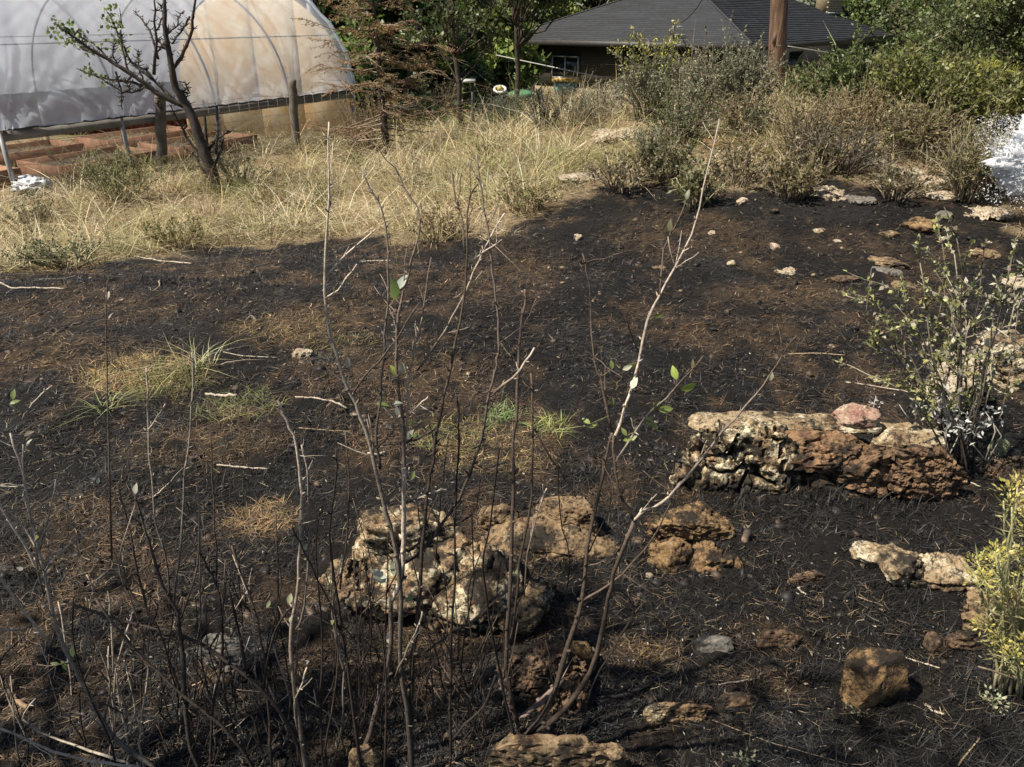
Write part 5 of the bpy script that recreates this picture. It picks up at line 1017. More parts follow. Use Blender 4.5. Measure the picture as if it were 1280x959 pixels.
# ------------------------------------------------------------------ bare foreground shrubs, stem by stem
class Bush:
    def __init__(s, name, label, base, cat='shrub', group=None): s.t = thing(name, label, cat, base, group); s.st = []; s.rng = np.random.default_rng(int(base[0] * 100) + 400)
    def stem(s, pts, w0, w1, dy=0.0, c=(.05, .036, .03), c2=(.16, .125, .10), y0=None, nm='stem', buds=True):
        p = np.array(pts, float)
        w0 *= .70; w1 *= .72
        if y0 is None:
            if s.st and p[0, 1] < 930:                            # fork: starts on the nearest stem already there
                best = min(((math.hypot(a[0] - p[0, 0], a[1] - p[0, 1]), a[2]) for q in s.st for a in q)); y0 = best[1]
            else: y0 = gp(p[0, 0], max(p[0, 1], 936))[1]
        k = np.linspace(0, len(p) - 1, (len(p) - 1) * 3 + 1); i = np.minimum(k.astype(int), len(p) - 2); f = (k - i)[:, None]
        # smooth the traced line
        pm = np.vstack([2 * p[0] - p[1], p, 2 * p[-1] - p[-2]]); a, b, c_, d = pm[i], pm[i + 1], pm[i + 2], pm[i + 3]
        uv = .5 * (2 * b + (c_ - a) * f + (2 * a - 5 * b + 4 * c_ - d) * f ** 2 + (3 * b - 3 * c_ + d - a) * f ** 3)
        uv += s.rng.normal(0, .65, uv.shape); L = np.concatenate([[0], np.cumsum(np.hypot(*np.diff(uv, axis=0).T))]); L /= L[-1]
        y = y0 + dy * L; s.st.append(np.column_stack([uv, y])); q = np.array([P(u, v, yy) for (u, v), yy in zip(uv, y)])
        if p[0, 1] >= 930: q[0, 2] = min(q[0, 2], gz(q[0, 0], q[0, 1]) - .01)
        r = np.array([zc(x) for x in q]) / F / 2 * (w0 + (w1 - w0) * L) * (1 + s.rng.uniform(-.12, .12, len(q))); m = MB(); m.tube(q, r, 6, np.array(c), np.array(c2))
        if buds:
            for j in range(1, len(q) - 1):
                if s.rng.uniform() < .6:
                    t = q[j + 1] - q[j]; t /= np.linalg.norm(t) + 1e-9; sd = s.rng.normal(size=3); sd -= t * (sd @ t); sd /= np.linalg.norm(sd); d_ = t * .7 + sd * .7; Lb = s.rng.uniform(.006, .014); cc = np.array(c) + (np.array(c2) - c) * L[j]
                    m.tube([q[j] + sd * r[j] * .4, q[j] + sd * r[j] + d_ * Lb * .5, q[j] + sd * r[j] + d_ * Lb], [r[j] * .7, r[j] * .75, r[j] * .15], 5, cc)
        if buds and w0 > 2:
            for _ in range(max(1, int(len(q) / 4))):
                j = s.rng.integers(1, len(q) - 1); t = q[j] - q[j - 1]; t /= np.linalg.norm(t) + 1e-9; d_ = t * .75 + s.rng.normal(0, .45, 3); d_ /= np.linalg.norm(d_); Lb = s.rng.uniform(.025, .09); cc = np.array(c) + (np.array(c2) - c) * min(L[j] + .1, 1); rr_ = min(r[j] * .45, .0022)
                m.tube(crook(s.rng, q[j], q[j] + d_ * Lb, 5, .25), (rr_, .0008), 4, cc, cc)
        m.build(nm, M_bark, s.t, smooth=True); return s
    def leaf(s, u, v, L, ang, c=(.20, .25, .07), wr=.5, n=1):
        best = min(((math.hypot(a[0] - u, a[1] - v), a[2], a[0], a[1]) for q in s.st for a in q)); y = best[1]; d = zc(P(u, v, y)); L_ = L / F * d
        for k in range(n):
            a = math.radians(ang + (k * 75 if k else 0)); p = P(u, v, y); dv = np.array([math.cos(a), .35 * s.rng.normal(), math.sin(a)]); dv /= np.linalg.norm(dv); sd = np.cross(dv, s.rng.normal(size=3) + np.array([0, -2, 1.2])); sd /= np.linalg.norm(sd); nn = np.cross(sd, dv)
            rows = [(0, 0), (.18, .62), (.42, 1), (.68, .8), (.88, .36), (1, 0)]; V = []; 
            for (tt, ww) in rows:
                cpt = p + dv * L_ * tt - nn * L_ * .22 * tt * tt; V += [cpt - sd * ww * L_ * wr / 2 + nn * ww * L_ * .07, cpt, cpt + sd * ww * L_ * wr / 2 + nn * ww * L_ * .07]
            F_ = []
            for j in range(5): b = 3 * j; F_ += [[b, b + 1, b + 4, b + 3], [b + 1, b + 2, b + 5, b + 4]]
            m = MB(); m.add(V, np.array(F_), np.array(c) * s.rng.uniform(.85, 1.15)); m.tube(crook(s.rng, P(best[2], best[3], y), p, 4, .1), (.0011, .0007), 4, (.16, .15, .07)); m.build('leaf', M_leaf, s.t, smooth=True)
DK, MD, PL = (.028, .021, .017), (.11, .08, .058), (.46, .39, .31)
ctr_ = gp(648, 952)
B1 = Bush('bare_shrub', 'tall bare shrub on the right of centre with a few fresh leaves on curving stems', ctr_)
B1.stem([(636, 975), (649, 929), (686, 884), (708, 813), (727, 750), (735, 682), (752, 605), (757, 575), (765, 540)], 12, 5, .10, DK, MD)
B1.stem([(765, 540), (754, 483), (743, 447), (736, 355), (728, 318)], 5, 2.5, .05, MD, (.12, .085, .07))
B1.stem([(655, 940), (662, 918), (697, 896), (738, 840), (757, 765), (768, 716), (793, 652)], 11, 6.5, -.12, DK, MD, y0=ctr_[1] - .02)
B1.stem([(793, 652), (776, 619), (770, 590), (766, 545)], 6, 4.5, .02, DK, MD)
B1.stem([(793, 652), (800, 643), (828, 628), (858, 598), (904, 539), (945, 493), (972, 455), (996, 418)], 5.5, 2.2, -.10, PL, MD)
B1.stem([(766, 548), (777, 523), (792, 477), (810, 401), (833, 355), (864, 293), (879, 237), (899, 148)], 6, 2.6, .22, PL, (.30, .24, .2))
B1.stem([(825, 368), (830, 314), (853, 266), (857, 250)], 3, 2, .1, MD, MD); B1.stem([(798, 440), (782, 394)], 3, 2, -.05, MD, MD)
B1.stem([(770, 576), (807, 523), (845, 484), (880, 446)], 4.5, 2.2, -.15, PL, MD)
B1.stem([(727, 752), (761, 731), (806, 686), (828, 650), (842, 618), (848, 590)], 4.5, 2.4, -.08, MD, MD)
B1.stem([(650, 945), (649, 910), (638, 870), (633, 810), (638, 731), (642, 617), (641, 555), (646, 510), (649, 437), (655, 380), (657, 362)], 9, 5, .12, DK, (.14, .10, .08), y0=ctr_[1] - .04)
B1.stem([(652, 464), (625, 427)], 4, 2.5, .05, DK, MD); B1.stem([(617, 492), (650, 462), (668, 435)], 5, 3.5, .02, MD, PL, y0=ctr_[1])
B1.stem([(640, 800), (650, 705), (664, 620), (666, 530), (664, 467)], 5, 4, .06, DK, MD); B1.stem([(667, 535), (690, 575), (706, 600)], 3.5, 2.5, -.05, DK, DK)
B1.stem([(650, 930), (638, 900), (619, 813), (604, 712), (612, 656), (624, 560)], 5.5, 3, -.1, DK, DK, y0=ctr_[1] - .05)
B1.stem([(648, 900), (668, 885), (688, 866), (700, 852)], 13, 9, .1, (.16, .11, .09), (.2, .15, .12)); B1.stem([(640, 890), (626, 850), (624, 830)], 11, 9, .08, (.14, .10, .08), MD)
B1.stem([(655, 745), (660, 690), (672, 640), (684, 610)], 3, 2, -.06, MD, PL); B1.stem([(735, 690), (760, 640), (765, 600)], 3, 2, .06, DK, DK)
B1.stem([(697, 560), (700, 640), (712, 700), (706, 760)], 3, 2.2, .1, DK, DK, y0=ctr_[1] + .3)
for a in [(765, 462, 12, 95), (778, 462, 13, 30, (.62, .60, .45)), (780, 458, 20, -5), (789, 486, 16, 70, (.66, .64, .50), .6), (846, 475, 19, 110, (.30, .38, .08)), (850, 487, 22, 15, (.34, .42, .09)), (818, 512, 15, 70), (822, 512, 20, 5), (806, 530, 15, 40), (785, 552, 14, 50, (.4, .42, .2)), (812, 528, 14, -20), (783, 545, 12, 120), (765, 508, 12, 80), (738, 530, 13, 150), (736, 535, 12, 20), (864, 460, 12, 70, (.24, .2, .1)), (962, 477, 14, 80, (.5, .5, .3)), (838, 290, 16, 100, (.16, .17, .09)), (842, 286, 15, 50, (.16, .17, .09)), (818, 396, 12, 30), (858, 250, 14, 80, (.13, .14, .07)), (790, 548, 12, 200)]:
    B1.leaf(*a)
cl_ = gp(505, 968)
B2 = Bush('bare_shrub', 'bare shrub left of centre with a pale thick stem and silvery buds', cl_)
B2.stem([(444, 972), (462, 915), (481, 858), (489, 810), (489, 750), (502, 723), (505, 656), (505, 600), (504, 540), (497, 470), (496, 412), (501, 380), (515, 325), (525, 275), (505, 232), (490, 203)], 11, 3, .15, (.07, .05, .04), (.2, .16, .13))
B2.stem([(489, 752), (500, 725), (504, 690), (505, 640), (505, 585)], 9.5, 8, .0, PL, PL)
B2.stem([(505, 560), (510, 500), (512, 465), (524, 415), (530, 380), (539, 322)], 5, 2.6, .08, PL, MD)
B2.stem([(516, 985), (511, 910), (501, 825), (501, 750), (496, 694), (483, 641), (477, 617), (467, 572), (455, 532), (440, 495), (430, 475), (417, 432), (410, 405), (406, 345), (410, 265), (411, 215), (411, 152)], 11, 3, .10, DK, PL)
B2.stem([(406, 346), (432, 320), (470, 286)], 4, 3, .05, PL, PL); B2.stem([(407, 373), (428, 356), (446, 331)], 4, 3, -.05, PL, PL); B2.stem([(408, 375), (404, 362)], 3, 2, .0, MD, PL)
B2.stem([(441, 492), (458, 467), (480, 445), (500, 415), (524, 380)], 4, 3.4, -.08, MD, (.2, .16, .13))
B2.stem([(475, 586), (470, 545), (475, 500), (480, 450), (482, 405), (485, 377), (486, 315), (480, 272), (467, 242), (452, 210)], 5.5, 2.8, .04, (.06, .05, .04), (.22, .18, .15))
B2.stem([(472, 560), (490, 540), (498, 530)], 4, 2, .0, DK, DK)
B2.stem([(512, 985), (515, 850), (522, 761), (528, 682), (534, 617), (540, 580), (546, 540), (555, 497), (566, 445), (579, 380), (584, 315), (586, 250), (598, 230)], 10, 3, .14, DK, MD)
B2.stem([(582, 318), (577, 270), (571, 252), (562, 205)], 3.5, 2.4, .06, MD, MD)
B2.stem([(502, 705), (520, 694), (541, 671), (567, 634), (577, 617), (592, 580), (605, 535), (612, 490), (621, 457), (624, 430), (621, 380), (615, 340), (612, 300), (607, 270), (602, 240), (595, 193)], 6.5, 3, .12, DK, (.2, .16, .13))
B2.stem([(521, 464), (540, 437), (560, 408), (577, 375), (592, 340), (612, 300), (630, 266)], 4.5, 2.6, .1, MD, PL, y0=cl_[1] + .1); B2.stem([(587, 327), (607, 313), (628, 299)], 3, 2.4, .05, PL, PL)
B2.stem([(505, 620), (520, 515), (538, 494)], 4, 3, .05, MD, PL, y0=cl_[1] + .05) if False else B2.stem([(511, 520), (524, 506), (538, 494)], 4, 3, -.03, PL, PL)
B2.stem([(506, 545), (497, 528), (484, 510)], 5, 3.5, -.05, PL, PL); B2.stem([(505, 555), (525, 547), (545, 536)], 4, 4, .1, DK, MD)
B2.stem([(562, 985), (563, 922), (563, 810), (569, 731), (569, 622), (574, 555), (571, 495)], 6, 3.4, .12, DK, DK)
B2.stem([(522, 821), (556, 798), (590, 776), (634, 738)], 4.5, 4, .1, DK, MD); B2.stem([(565, 925), (582, 905), (604, 884), (619, 843)], 5, 4, .0, DK, DK)
B2.stem([(494, 848), (510, 810), (522, 785), (528, 765)], 4, 3.5, -.06, MD, PL); B2.stem([(508, 628), (535, 618), (558, 612)], 4, 3, .0, MD, PL)
B2.stem([(510, 690), (550, 660), (590, 645), (600, 600)], 3.5, 2.2, .1, DK, DK); B2.stem([(563, 860), (590, 820), (585, 740), (600, 690)], 3.5, 2.2, .04, DK, DK)
B2.stem([(545, 700), (550, 640), (556, 580), (561, 545)], 3, 2, .08, DK, DK, y0=cl_[1] + .3)
B2.stem([(515, 880), (540, 830), (560, 815)], 3, 2, .0, DK, DK); B2.stem([(480, 985), (484, 880), (478, 800), (460, 740), (455, 690)], 5, 2.6, .05, DK, DK)
for a in [(494, 375, 34, 85, (.22, .30, .10), .42), (497, 362, 22, 60, (.42, .46, .38)), (497, 472, 18, 110, (.42, .46, .10)), (502, 468, 20, 80, (.55, .52, .36)), (486, 508, 16, 160, (.30, .36, .12)), (490, 505, 14, 20, (.5, .5, .38)), (508, 550, 16, 60, (.5, .5, .38)), (515, 545, 12, 20), (482, 728, 26, 120, (.46, .50, .40)), (484, 722, 22, 160, (.55, .56, .46)), (492, 720, 24, 80, (.36, .42, .28)), (506, 752, 14, 15, (.2, .26, .1)), (486, 805, 17, 80, (.66, .62, .50), .6), (434, 460, 14, 80, (.5, .5, .38)), (482, 440, 13, 70, (.5, .5, .4)), (480, 455, 12, 100, (.5, .5, .4)), (512, 600, 14, 60, (.26, .3, .12)), (498, 520, 13, 100, (.5, .52, .4)), (510, 530, 12, 30, (.26, .3, .12)), (604, 265, 11, 90, (.45, .45, .3)), (411, 262, 12, 80, (.18, .15, .1)), (525, 274, 9, 90, (.45, .38, .32))]: B2.leaf(*a)
cm_ = gp(380, 962)
B3 = Bush('bare_shrub', 'bare burnt shrub at lower left with one chalky white stem and dark arching stems', cm_)
B3.stem([(384, 985), (382, 955), (369, 869), (363, 810), (365, 776), (373, 723), (376, 656), (376, 600), (370, 556), (358, 525), (346, 500)], 9, 4, .1, MD, PL)
B3.stem([(364, 790), (378, 772), (384, 712), (386, 640), (384, 590), (377, 556)], 4.5, 3, .06, MD, (.3, .26, .23))
B3.stem([(452, 985), (450, 959), (438, 862), (423, 757), (412, 667), (420, 600), (421, 560)], 7, 3.2, .06, DK, DK); B3.stem([(424, 735), (433, 686), (436, 600), (432, 540)], 4, 2.6, .05, DK, MD); B3.stem([(430, 800), (405, 740), (380, 690), (365, 660)], 4, 2.4, .0, DK, DK)
B3.stem([(258, 985), (262, 955), (266, 884), (277, 825), (277, 768), (270, 731), (255, 700), (238, 676)], 5.5, 3, .1, DK, DK); B3.stem([(271, 735), (268, 660), (266, 600), (262, 540)], 3.4, 2.2, .05, DK, MD)
B3.stem([(386, 985), (372, 930), (350, 890), (318, 854), (270, 817), (221, 791), (180, 783), (135, 770), (81, 752)], 8, 4, .10, DK, (.06, .045, .04))
B3.stem([(330, 985), (307, 944), (277, 907), (229, 869), (180, 825), (151, 792), (119, 749)], 7, 4, .05, DK, MD)
B3.stem([(252, 985), (247, 956), (236, 922), (229, 825), (221, 765), (202, 731), (182, 664), (165, 606)], 9, 3.2, .1, DK, (.06, .05, .045))
B3.stem([(217, 755), (227, 675), (230, 600), (236, 560), (241, 480), (240, 440)], 4.5, 2.8, .08, MD, (.3, .26, .22)); B3.stem([(227, 772), (247, 708), (249, 637), (246, 608)], 4, 2.6, -.04, MD, (.25, .21, .18))
B3.stem([(340, 985), (337, 903), (330, 825), (318, 761), (300, 712), (290, 680)], 5.5, 3, .12, DK, MD); B3.stem([(310, 850), (307, 836), (296, 780), (286, 736)], 6, 3.4, .02, DK, DK); B3.stem([(330, 860), (340, 800), (355, 770), (362, 760)], 5, 3, -.05, DK, DK)
B3.stem([(374, 920), (368, 880), (375, 860), (384, 835)], 4, 3.4, .0, MD, PL); B3.stem([(355, 905), (330, 940), (318, 900), (302, 890)], 4, 3, .0, DK, DK); B3.stem([(350, 790), (347, 700), (344, 640)], 3.4, 2.4, .06, DK, MD, y0=cm_[1] + .2)
B3.stem([(405, 985), (400, 900), (404, 800), (395, 700), (398, 650)], 5, 2.6, .15, DK, DK)
B3.stem([(232, 880), (210, 820), (190, 770), (163, 740), (150, 700)], 4, 2.5, .05, DK, MD); B3.stem([(330, 830), (352, 730), (340, 690)], 3, 2, .05, DK, MD)
for a in [(360, 755, 13, 70, (.5, .52, .3), .6), (378, 690, 11, 60, (.45, .48, .25)), (364, 780, 11, 90, (.5, .52, .3)), (333, 760, 10, 60, (.5, .52, .3)), (376, 650, 12, 80, (.55, .52, .42)), (208, 712, 13, 60, (.5, .45, .4)), (169, 618, 15, 80, (.5, .48, .4)), (218, 758, 10, 80, (.4, .36, .32)), (414, 780, 12, 70, (.22, .24, .1)), (384, 830, 9, 70, (.6, .58, .48))]: B3.leaf(*a)
cw_ = gp(192, 966)
B4 = Bush('bare_shrub', 'low bare shrub in the bottom left corner with long pale twigs reaching left', cw_)
B4.stem([(200, 985), (189, 957), (151, 930), (127, 900), (108, 862), (94, 838), (76, 800), (63, 754), (56, 716), (43, 666), (32, 612), (27, 587), (13, 542)], 9, 3, .15, (.06, .05, .045), PL)
B4.stem([(63, 803), (32, 768), (0, 724), (-30, 690)], 5, 3.2, -.05, PL, PL); B4.stem([(49, 717), (27, 677), (5, 640), (-12, 615)], 5, 3.2, .0, PL, PL); B4.stem([(54, 700), (30, 660), (6, 640)], 4, 2.6, .08, PL, MD); B4.stem([(48, 690), (62, 640), (70, 600)], 3, 2, .0, MD, PL) 
B4.stem([(190, 957), (135, 955), (67, 940), (27, 922), (-6, 908)], 5.5, 4, -.08, PL, PL, y0=cw_[1] - .02); B4.stem([(160, 952), (148, 950), (94, 932), (49, 915), (30, 900)], 5, 3, .05, PL, (.3, .25, .2), y0=cw_[1])
B4.stem([(160, 935), (157, 884), (143, 840), (140, 781), (134, 740)], 4, 2.8, .08, MD, PL); B4.stem([(147, 832), (162, 778), (166, 765)], 4, 2.6, .03, PL, PL); B4.stem([(158, 930), (149, 868), (145, 840)], 3.4, 2.6, .05, PL, PL, y0=cw_[1] + .05)
B4.stem([(174, 940), (176, 903), (184, 851), (186, 808), (190, 755)], 4, 2.6, .08, PL, MD, y0=cw_[1]); B4.stem([(100, 845), (103, 830), (110, 780), (116, 741), (108, 718)], 3.6, 2.4, .1, MD, PL); B4.stem([(130, 905), (137, 850), (118, 800), (100, 780)], 4, 2.6, .05, MD, (.25, .2, .16))
B4.stem([(215, 760), (206, 690), (194, 647), (187, 568), (184, 487), (183, 460)], 4, 2.6, .05, DK, PL, y0=cw_[1] + .25); B4.stem([(187, 536), (197, 520), (207, 505)], 3.4, 2.4, .0, PL, PL); B4.stem([(193, 622), (203, 612), (211, 603)], 3, 2.2, .0, PL, PL)
B4.stem([(195, 800), (190, 790), (173, 717), (163, 666), (153, 628), (146, 605)], 4.5, 2.6, .1, DK, MD, y0=cw_[1] + .2); B4.stem([(54, 712), (48, 700), (30, 595), (29, 555)], 4, 2.6, .05, MD, PL); B4.stem([(29, 525), (40, 505), (64, 482)], 3, 2.6, .1, MD, PL, y0=cw_[1] + .3)
B4.stem([(93, 830), (60, 832), (22, 830)], 3, 2.2, .0, MD, MD); B4.stem([(40, 783), (20, 788), (-8, 788)], 4, 3, -.05, MD, PL); B4.stem([(55, 745), (46, 700), (52, 670), (66, 650)], 3, 2, .0, MD, PL); B4.stem([(-10, 610), (10, 605), (35, 608)], 2.6, 2, .0, PL, PL, y0=cw_[1] + .1); B4.stem([(56, 712), (75, 690), (95, 673)], 3.4, 2.2, .05, PL, PL)
B4.stem([(140, 700), (133, 400), (135, 350)], 3.2, 2, .1, (.09, .07, .06), MD, y0=cw_[1] + .25)
for a in [(84, 838, 14, 110, (.34, .40, .12)), (91, 822, 18, 85, (.42, .48, .18)), (108, 758, 14, 85, (.30, .20, .09)), (44, 842, 24, 95, (.13, .07, .05)), (29, 712, 10, 100, (.6, .58, .5)), (33, 558, 11, 60, (.6, .58, .5)), (43, 675, 16, 50, (.42, .40, .14)), (16, 500, 14, 80, (.2, .25, .08)), (12, 505, 12, 20, (.2, .25, .08)), (74, 830, 10, 150, (.42, .46, .2)), (136, 400, 12, 80, (.4, .36, .3)), (134, 375, 11, 80, (.4, .36, .3)), (122, 606, 9, 80, (.6, .58, .5)), (30, 545, 14, 30, (.22, .17, .12))]: B4.leaf(*a)

def tangle(B, n, u0, u1, vtop, seed, c2s):
    r = np.random.default_rng(seed)
    for k in range(n):
        ub = r.uniform(u0, u1); h = r.uniform(*vtop); lean = r.normal(0, 45) + (ub - (u0 + u1) / 2) * .35; vb = 985
        pts = [(ub, vb)] + [(ub + lean * f + r.normal(0, 7), vb - h * f) for f in (.25, .5, .75, 1)]; B.stem(pts, r.uniform(2.4, 4.6), r.uniform(1.5, 2.3), r.uniform(-.05, .2), DK, c2s[r.integers(len(c2s))], y0=gp(ub, 960)[1] + r.uniform(-.05, .25))
        i = r.integers(1, 4); s = pts[i]; B.stem([s, (s[0] + r.normal(0, 16), s[1] - 35), (s[0] + r.normal(0, 30), s[1] - r.uniform(60, 120))], 2.8, 1.8, r.uniform(-.05, .08), DK, c2s[r.integers(len(c2s))])
tangle(B3, 34, 230, 445, (70, 340), 801, [DK, MD, MD, PL]); tangle(B2, 24, 430, 600, (90, 390), 802, [DK, MD, DK]); tangle(B4, 22, 20, 250, (60, 290), 803, [MD, PL, DK]); tangle(B1, 9, 590, 700, (80, 330), 804, [DK, MD])

# ------------------------------------------------------------------ leafy shrub on the right, its ash coated neighbour, cactus and flowers
def leafy():
    g = gp(1188, 590); rng = np.random.default_rng(61); t = thing('leafy_shrub', 'open shrub with small yellow green leaves right of the largest boulder', 'shrub', tuple(g)); segs = []
    tips = [(1165, 306), (1190, 312), (1218, 326), (1092, 382), (1112, 372), (1079, 402), (1132, 388), (1256, 343), (1238, 372), (1268, 368), (1178, 352), (1150, 398), (1102, 468), (1243, 440), (1203, 298), (1147, 332), (1200, 360), (1170, 420), (1120, 440), (1215, 400), (1090, 440), (1262, 400), (1230, 480), (1190, 400)]
    for k, (u, v) in enumerate(tips):
        b = g + np.array([rng.normal(0, .05), rng.normal(0, .04), 0]); b[2] = gz(b[0], b[1]) - .01; y = g[1] + rng.normal(0, .16); e = P(u, v, y); q = crook(rng, b, e, 8, .13, (0, 0, .05))
        m = MB(); dk = rng.uniform() < .6; c0 = (.05, .04, .032); c1 = (.30, .26, .20) if not dk else (.12, .10, .075); m.tube(q, (.0046, .0016), 5, c0, c1); s0 = list(zip(q[3:-1], q[4:]))
        for _ in range(6):
            i = rng.integers(3, 8); d = q[i] - q[i - 1]; d /= np.linalg.norm(d); d = d * .8 + rng.normal(0, .5, 3); L = rng.uniform(.06, .2); bb = crook(rng, q[i], q[i] + d / np.linalg.norm(d) * L, 4, .2); m.tube(bb, (.003, .0013), 4, c1); s0 += list(zip(bb[:-1], bb[1:])) * 2
        m.build('stem', M_bark, t); segs += s0
    A = np.array([s[0] for s in segs]); B = np.array([s[1] for s in segs]); n = 2800; i = rng.integers(0, len(A), n); p = A[i] + (B[i] - A[i]) * rng.uniform(0, 1, (n, 1)); d = (B[i] - A[i]); d /= np.linalg.norm(d, axis=1)[:, None]; d += rng.normal(0, .7, (n, 3)); m = MB()
    uv = CX + F * p[:, 0] / np.array([zc(x) for x in p]); gr = np.clip((uv - 1150) / 90, 0, 1) * (p[:, 2] > g[2] + .35); c = rgb(rng, (.36, .36, .14), n, .35); w = rng.uniform(0, 1, n) < .25 + .5 * gr; c[w] = rgb(rng, (.42, .39, .30), w.sum(), .3); dk = rng.uniform(0, 1, n) < .25; c[dk] = rgb(rng, (.10, .12, .05), dk.sum(), .3)
    m.leaves(p, d, .021 * rng.uniform(.6, 1.4, n), .013 * rng.uniform(.7, 1.3, n), c, rng); m.build('foliage', M_leaf, t)
    g = gp(1185, 598); t = thing('ash_coated_plant', 'dead silvery white plant at the foot of the leafy shrub', 'plant', tuple(g)); white = (.55, .55, .51)
    for pts in [[(1184, 574), (1195, 552), (1200, 540), (1188, 520), (1176, 505)], [(1232, 575), (1215, 555), (1200, 538), (1210, 524)], [(1196, 548), (1180, 540), (1162, 535)], [(1144, 540), (1145, 500), (1147, 478)], [(1140, 530), (1124, 506)], [(1182, 570), (1184, 530), (1180, 500)], [(1236, 560), (1244, 540), (1240, 520)], [(1092, 508), (1095, 495)], [(1236, 572), (1252, 545), (1232, 515)]]:
        q = np.array([P(u, v, g[1] - .06 + .02 * k + (.34 if pts[0][0] < 1170 else 0)) for k, (u, v) in enumerate(pts)]); b = MB(); q[0, 2] = min(q[0, 2], gz(q[0, 0], q[0, 1]) + .12); b.tube(q, (.0028, .0016), 5, (.30, .28, .24)); b.build('stem', M_bark, t)
    b = MB()
    for (u, v, ru, n) in [(1190, 525, 22, 70), (1205, 532, 24, 60), (1178, 500, 14, 30), (1188, 508, 14, 28), (1240, 520, 20, 34), (1145, 490, 8, 16), (1146, 512, 7, 12), (1098, 505, 8, 10), (1180, 485, 12, 14), (1240, 415, 8, 14), (1233, 425, 8, 12), (1170, 515, 14, 24)]:
        c = P(u, v, g[1] - .02 + (.34 if u < 1170 else 0)); r = ru / F * zc(c); b.leaves(c + rng.normal(0, .45, (n, 3)) * r, rng.normal(size=(n, 3)) + np.array([0, 0, .3]), .026 * rng.uniform(.6, 1.3, n), .010, rgb(rng, white, n, .2, .02), rng)
    b.build('leaves', M_leaf, t)
    # cactus pad
    g = gp(1247, 578); t = thing('cactus', 'single prickly cactus pad standing on the brown rock at the right', 'cactus', tuple(g)); c = P(1246, 563, g[1] + .03); v, f = ICO[4]; r = 13 / F * zc(c); v = v * np.array([r, r * .28, r * 1.3]); v[:, 0] *= 1 + .25 * v[:, 2] / r; a = .35; v = v @ np.array([[math.cos(a), 0, -math.sin(a)], [0, 1, 0], [math.sin(a), 0, math.cos(a)]])
    b = MB(); b.add(v + c, f, (.24, .24, .12)); b.build('pad', M_bark, t, smooth=True); b = MB(); th = .35
    for i in range(-3, 4):
        for j in range(-4, 5):
            x, z = (i + .5 * (j % 2)) * r * .28, j * r * .28
            if (x / r) ** 2 + (z / (1.3 * r)) ** 2 < .85: 
                p = c + np.array([x * math.cos(a) + z * math.sin(a), -r * .26 * math.sqrt(max(0, 1 - (x / r) ** 2 - (z / 1.3 / r) ** 2)) - .001, -x * math.sin(a) + z * math.cos(a)]); b.leaves(np.repeat(p[None], 4, 0), rng.normal(0, .5, (4, 3)) + np.array([0, -1, .2]), .010, .0016, (.6, .55, .42), rng)
    b.build('spines', M_bark, t)
    # yellow flowered plant
    g = gp(1262, 868); t = thing('rabbitbrush', 'yellow flowered plant with narrow leaves at the lower right edge', 'flowering plant', tuple(g)); fl = []; LP, LD, LC = [], [], []
    for (u, v) in [(1262, 612), (1266, 628), (1285, 640), (1272, 602), (1246, 690), (1232, 722), (1248, 696), (1282, 720), (1276, 762), (1222, 722), (1300, 610), (1296, 700), (1266, 818), (1240, 705), (1290, 660), (1258, 745), (1238, 700), (1228, 780), (1250, 800), (1285, 800), (1270, 690), (1290, 745), (1218, 700)]:
        e = P(u, v, g[1] + rng.normal(0, .07)); b0 = g + np.array([rng.normal(0, .025), rng.normal(0, .02), 0]); q = crook(rng, b0, e, 8, .10, (0, 0, .03)); b = MB(); b.tube(q, (.0045, .0018), 5, (.28, .24, .16), (.36, .36, .18)); b.build('stem', M_bark, t); fl.append(e)
        for j in range(64): k = rng.uniform(1.5, 6.99); i = int(k); LP.append(q[i] + (q[i + 1] - q[i]) * (k - i)); dd = q[i + 1] - q[i]; LD.append(dd / np.linalg.norm(dd) * .8 + rng.normal(0, .55, 3)); LC.append(np.array([.34, .33, .16]) * rng.uniform(.6, 1.3) if rng.uniform() < .7 else np.array([.42, .38, .2]) * rng.uniform(.7, 1.2))
    b = MB(); n = len(LP); b.leaves(np.array(LP), np.array(LD), .040 * rng.uniform(.5, 1.4, n), .0046, np.array(LC), rng); b.build('foliage', M_leaf, t)
    for e in fl: b = MB(); n = 46; o = rng.normal(0, .011, (n, 3)) * np.array([1.3, 1, .7]); b.leaves(e + o, o / .012 + np.array([0, 0, .9]), .013 * rng.uniform(.7, 1.3, n), .006, rgb(rng, (.48, .43, .13), n, .25), rng); b.build('blossom', M_leaf, t)
    q0 = crook(rng, g + np.array([.02, -.02, .06]), P(1220, 832, g[1] - .05), 6, .1); b = MB(); b.tube(q0, (.005, .002), 5, (.22, .17, .12)); b.build('stem', M_bark, t)
    # small pale lichen like sprigs
    for (u, v, ru, lab) in [(1240, 884, 20, 'pale grey green sprig under the yellow flowered plant'), (932, 955, 17, 'whitish sprig at the bottom edge right of the broad tan rock'), (1070, 891, 11, 'tiny whitish sprig below the angular ochre stone')]:
        g = gp(u, v); b = MB(); r = ru / F * zc(g); n = 90; o = rng.normal(0, .42, (n, 3)) * r; o[:, 2] = np.abs(o[:, 2]) * .7; b.leaves(g + o, o / r + rng.normal(0, .4, (n, 3)), .013, .007, rgb(rng, (.40, .42, .27), n, .25), rng)
        for _ in range(8): b.tube([g, g + o[rng.integers(n)]], (.002, .001), 3, (.3, .28, .2))
        tag(b.build('sprig', M_leaf, loc=tuple(g)), lab, 'plant', kind='stuff')
leafy()

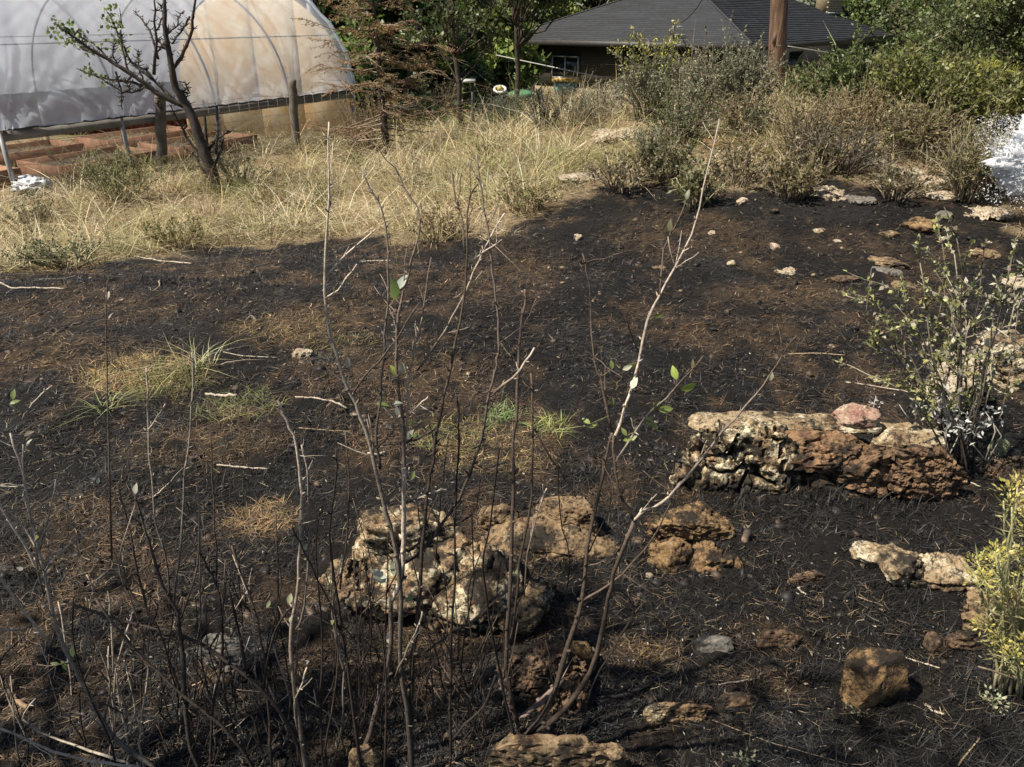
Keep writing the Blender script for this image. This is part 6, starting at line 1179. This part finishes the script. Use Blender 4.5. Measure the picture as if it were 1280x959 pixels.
# ------------------------------------------------------------------ water spray at the right edge
def spray():
    rng = np.random.default_rng(71); mw, nt, b = newmat('white_water'); b.inputs['Base Color'].default_value = (.70, .71, .73, 1); b.inputs['Roughness'].default_value = .6
    tr = nd(nt, 'ShaderNodeBsdfTranslucent'); tr.inputs[0].default_value = (.86, .9, .95, 1); x = nd(nt, 'ShaderNodeMixShader'); x.inputs[0].default_value = .45; nt.links.new(b.outputs[0], x.inputs[1]); nt.links.new(tr.outputs[0], x.inputs[2]); nt.links.new(x.outputs[0], nt.nodes['Material Output'].inputs[0])
    y0 = gp(1262, 268)[1] - .25; c = P(1338, 194, y0); n = 20000; a = rng.uniform(0, 6.283, n); rr = .62 + .62 * rng.uniform(0, 1, n) ** 1.6 * (.7 + .3 * np.sin(a * 7 + 2 * np.sin(a * 3))) * (1 + .12 * np.sin(a * 5 + 1) + .08 * np.sin(a * 11)); edge = rng.uniform(0, 1, n) < .06; rr[edge] *= 1.08
    px = P(1243, 194, y0); R = c[0] - px[0]; p = np.stack([c[0] + np.cos(a) * rr * R, c[1] + rng.normal(0, .14, n), c[2] + np.sin(a) * rr * R * .66], 1); cl = fb3(p * 5.5, 3, 7); k = (cl > -.35) & (p[:, 2] > hh(p[:, 0], p[:, 1])); p = p[k]; rr = rr[k]; n = len(p)
    d = (p - c); d[:, 2] *= .7; d /= np.linalg.norm(d, axis=1)[:, None]; d += rng.normal(0, .5, (n, 3)); m = MB(); vv, ff = ICO[6]; st_ = vv * np.array([1, .5, 1]); wx_ = st_ + .25 * np.stack([fb3(st_ * 2 + 3, 2, 16), fb3(st_ * 2 + 9, 2, 17), fb3(st_ * 2 + 17, 2, 18)], 1); dd_ = .96 + .30 * fb3(wx_ * 2.2 + 5, 3, 12) + .42 * (.3 - np.abs(fb3(wx_ * np.array([5, 5, 9]) + 9, 4, 14))) + .16 * fb3(wx_ * 22, 3, 15); cv = c + vv * dd_[:, None] * np.array([R * .93, .16, R * .60]); m.add(cv, ff, (1, 1, 1)); s = rng.uniform(.25, 1, n) ** 2; m.leaves(p, d, .016 * s + .005, .008 * s + .004, (1, 1, 1), rng); tag(m.build('water_spray', mw, loc=tuple(c)), 'burst of white hose water spray at the right edge of the burn', 'water spray', kind='stuff')
spray()
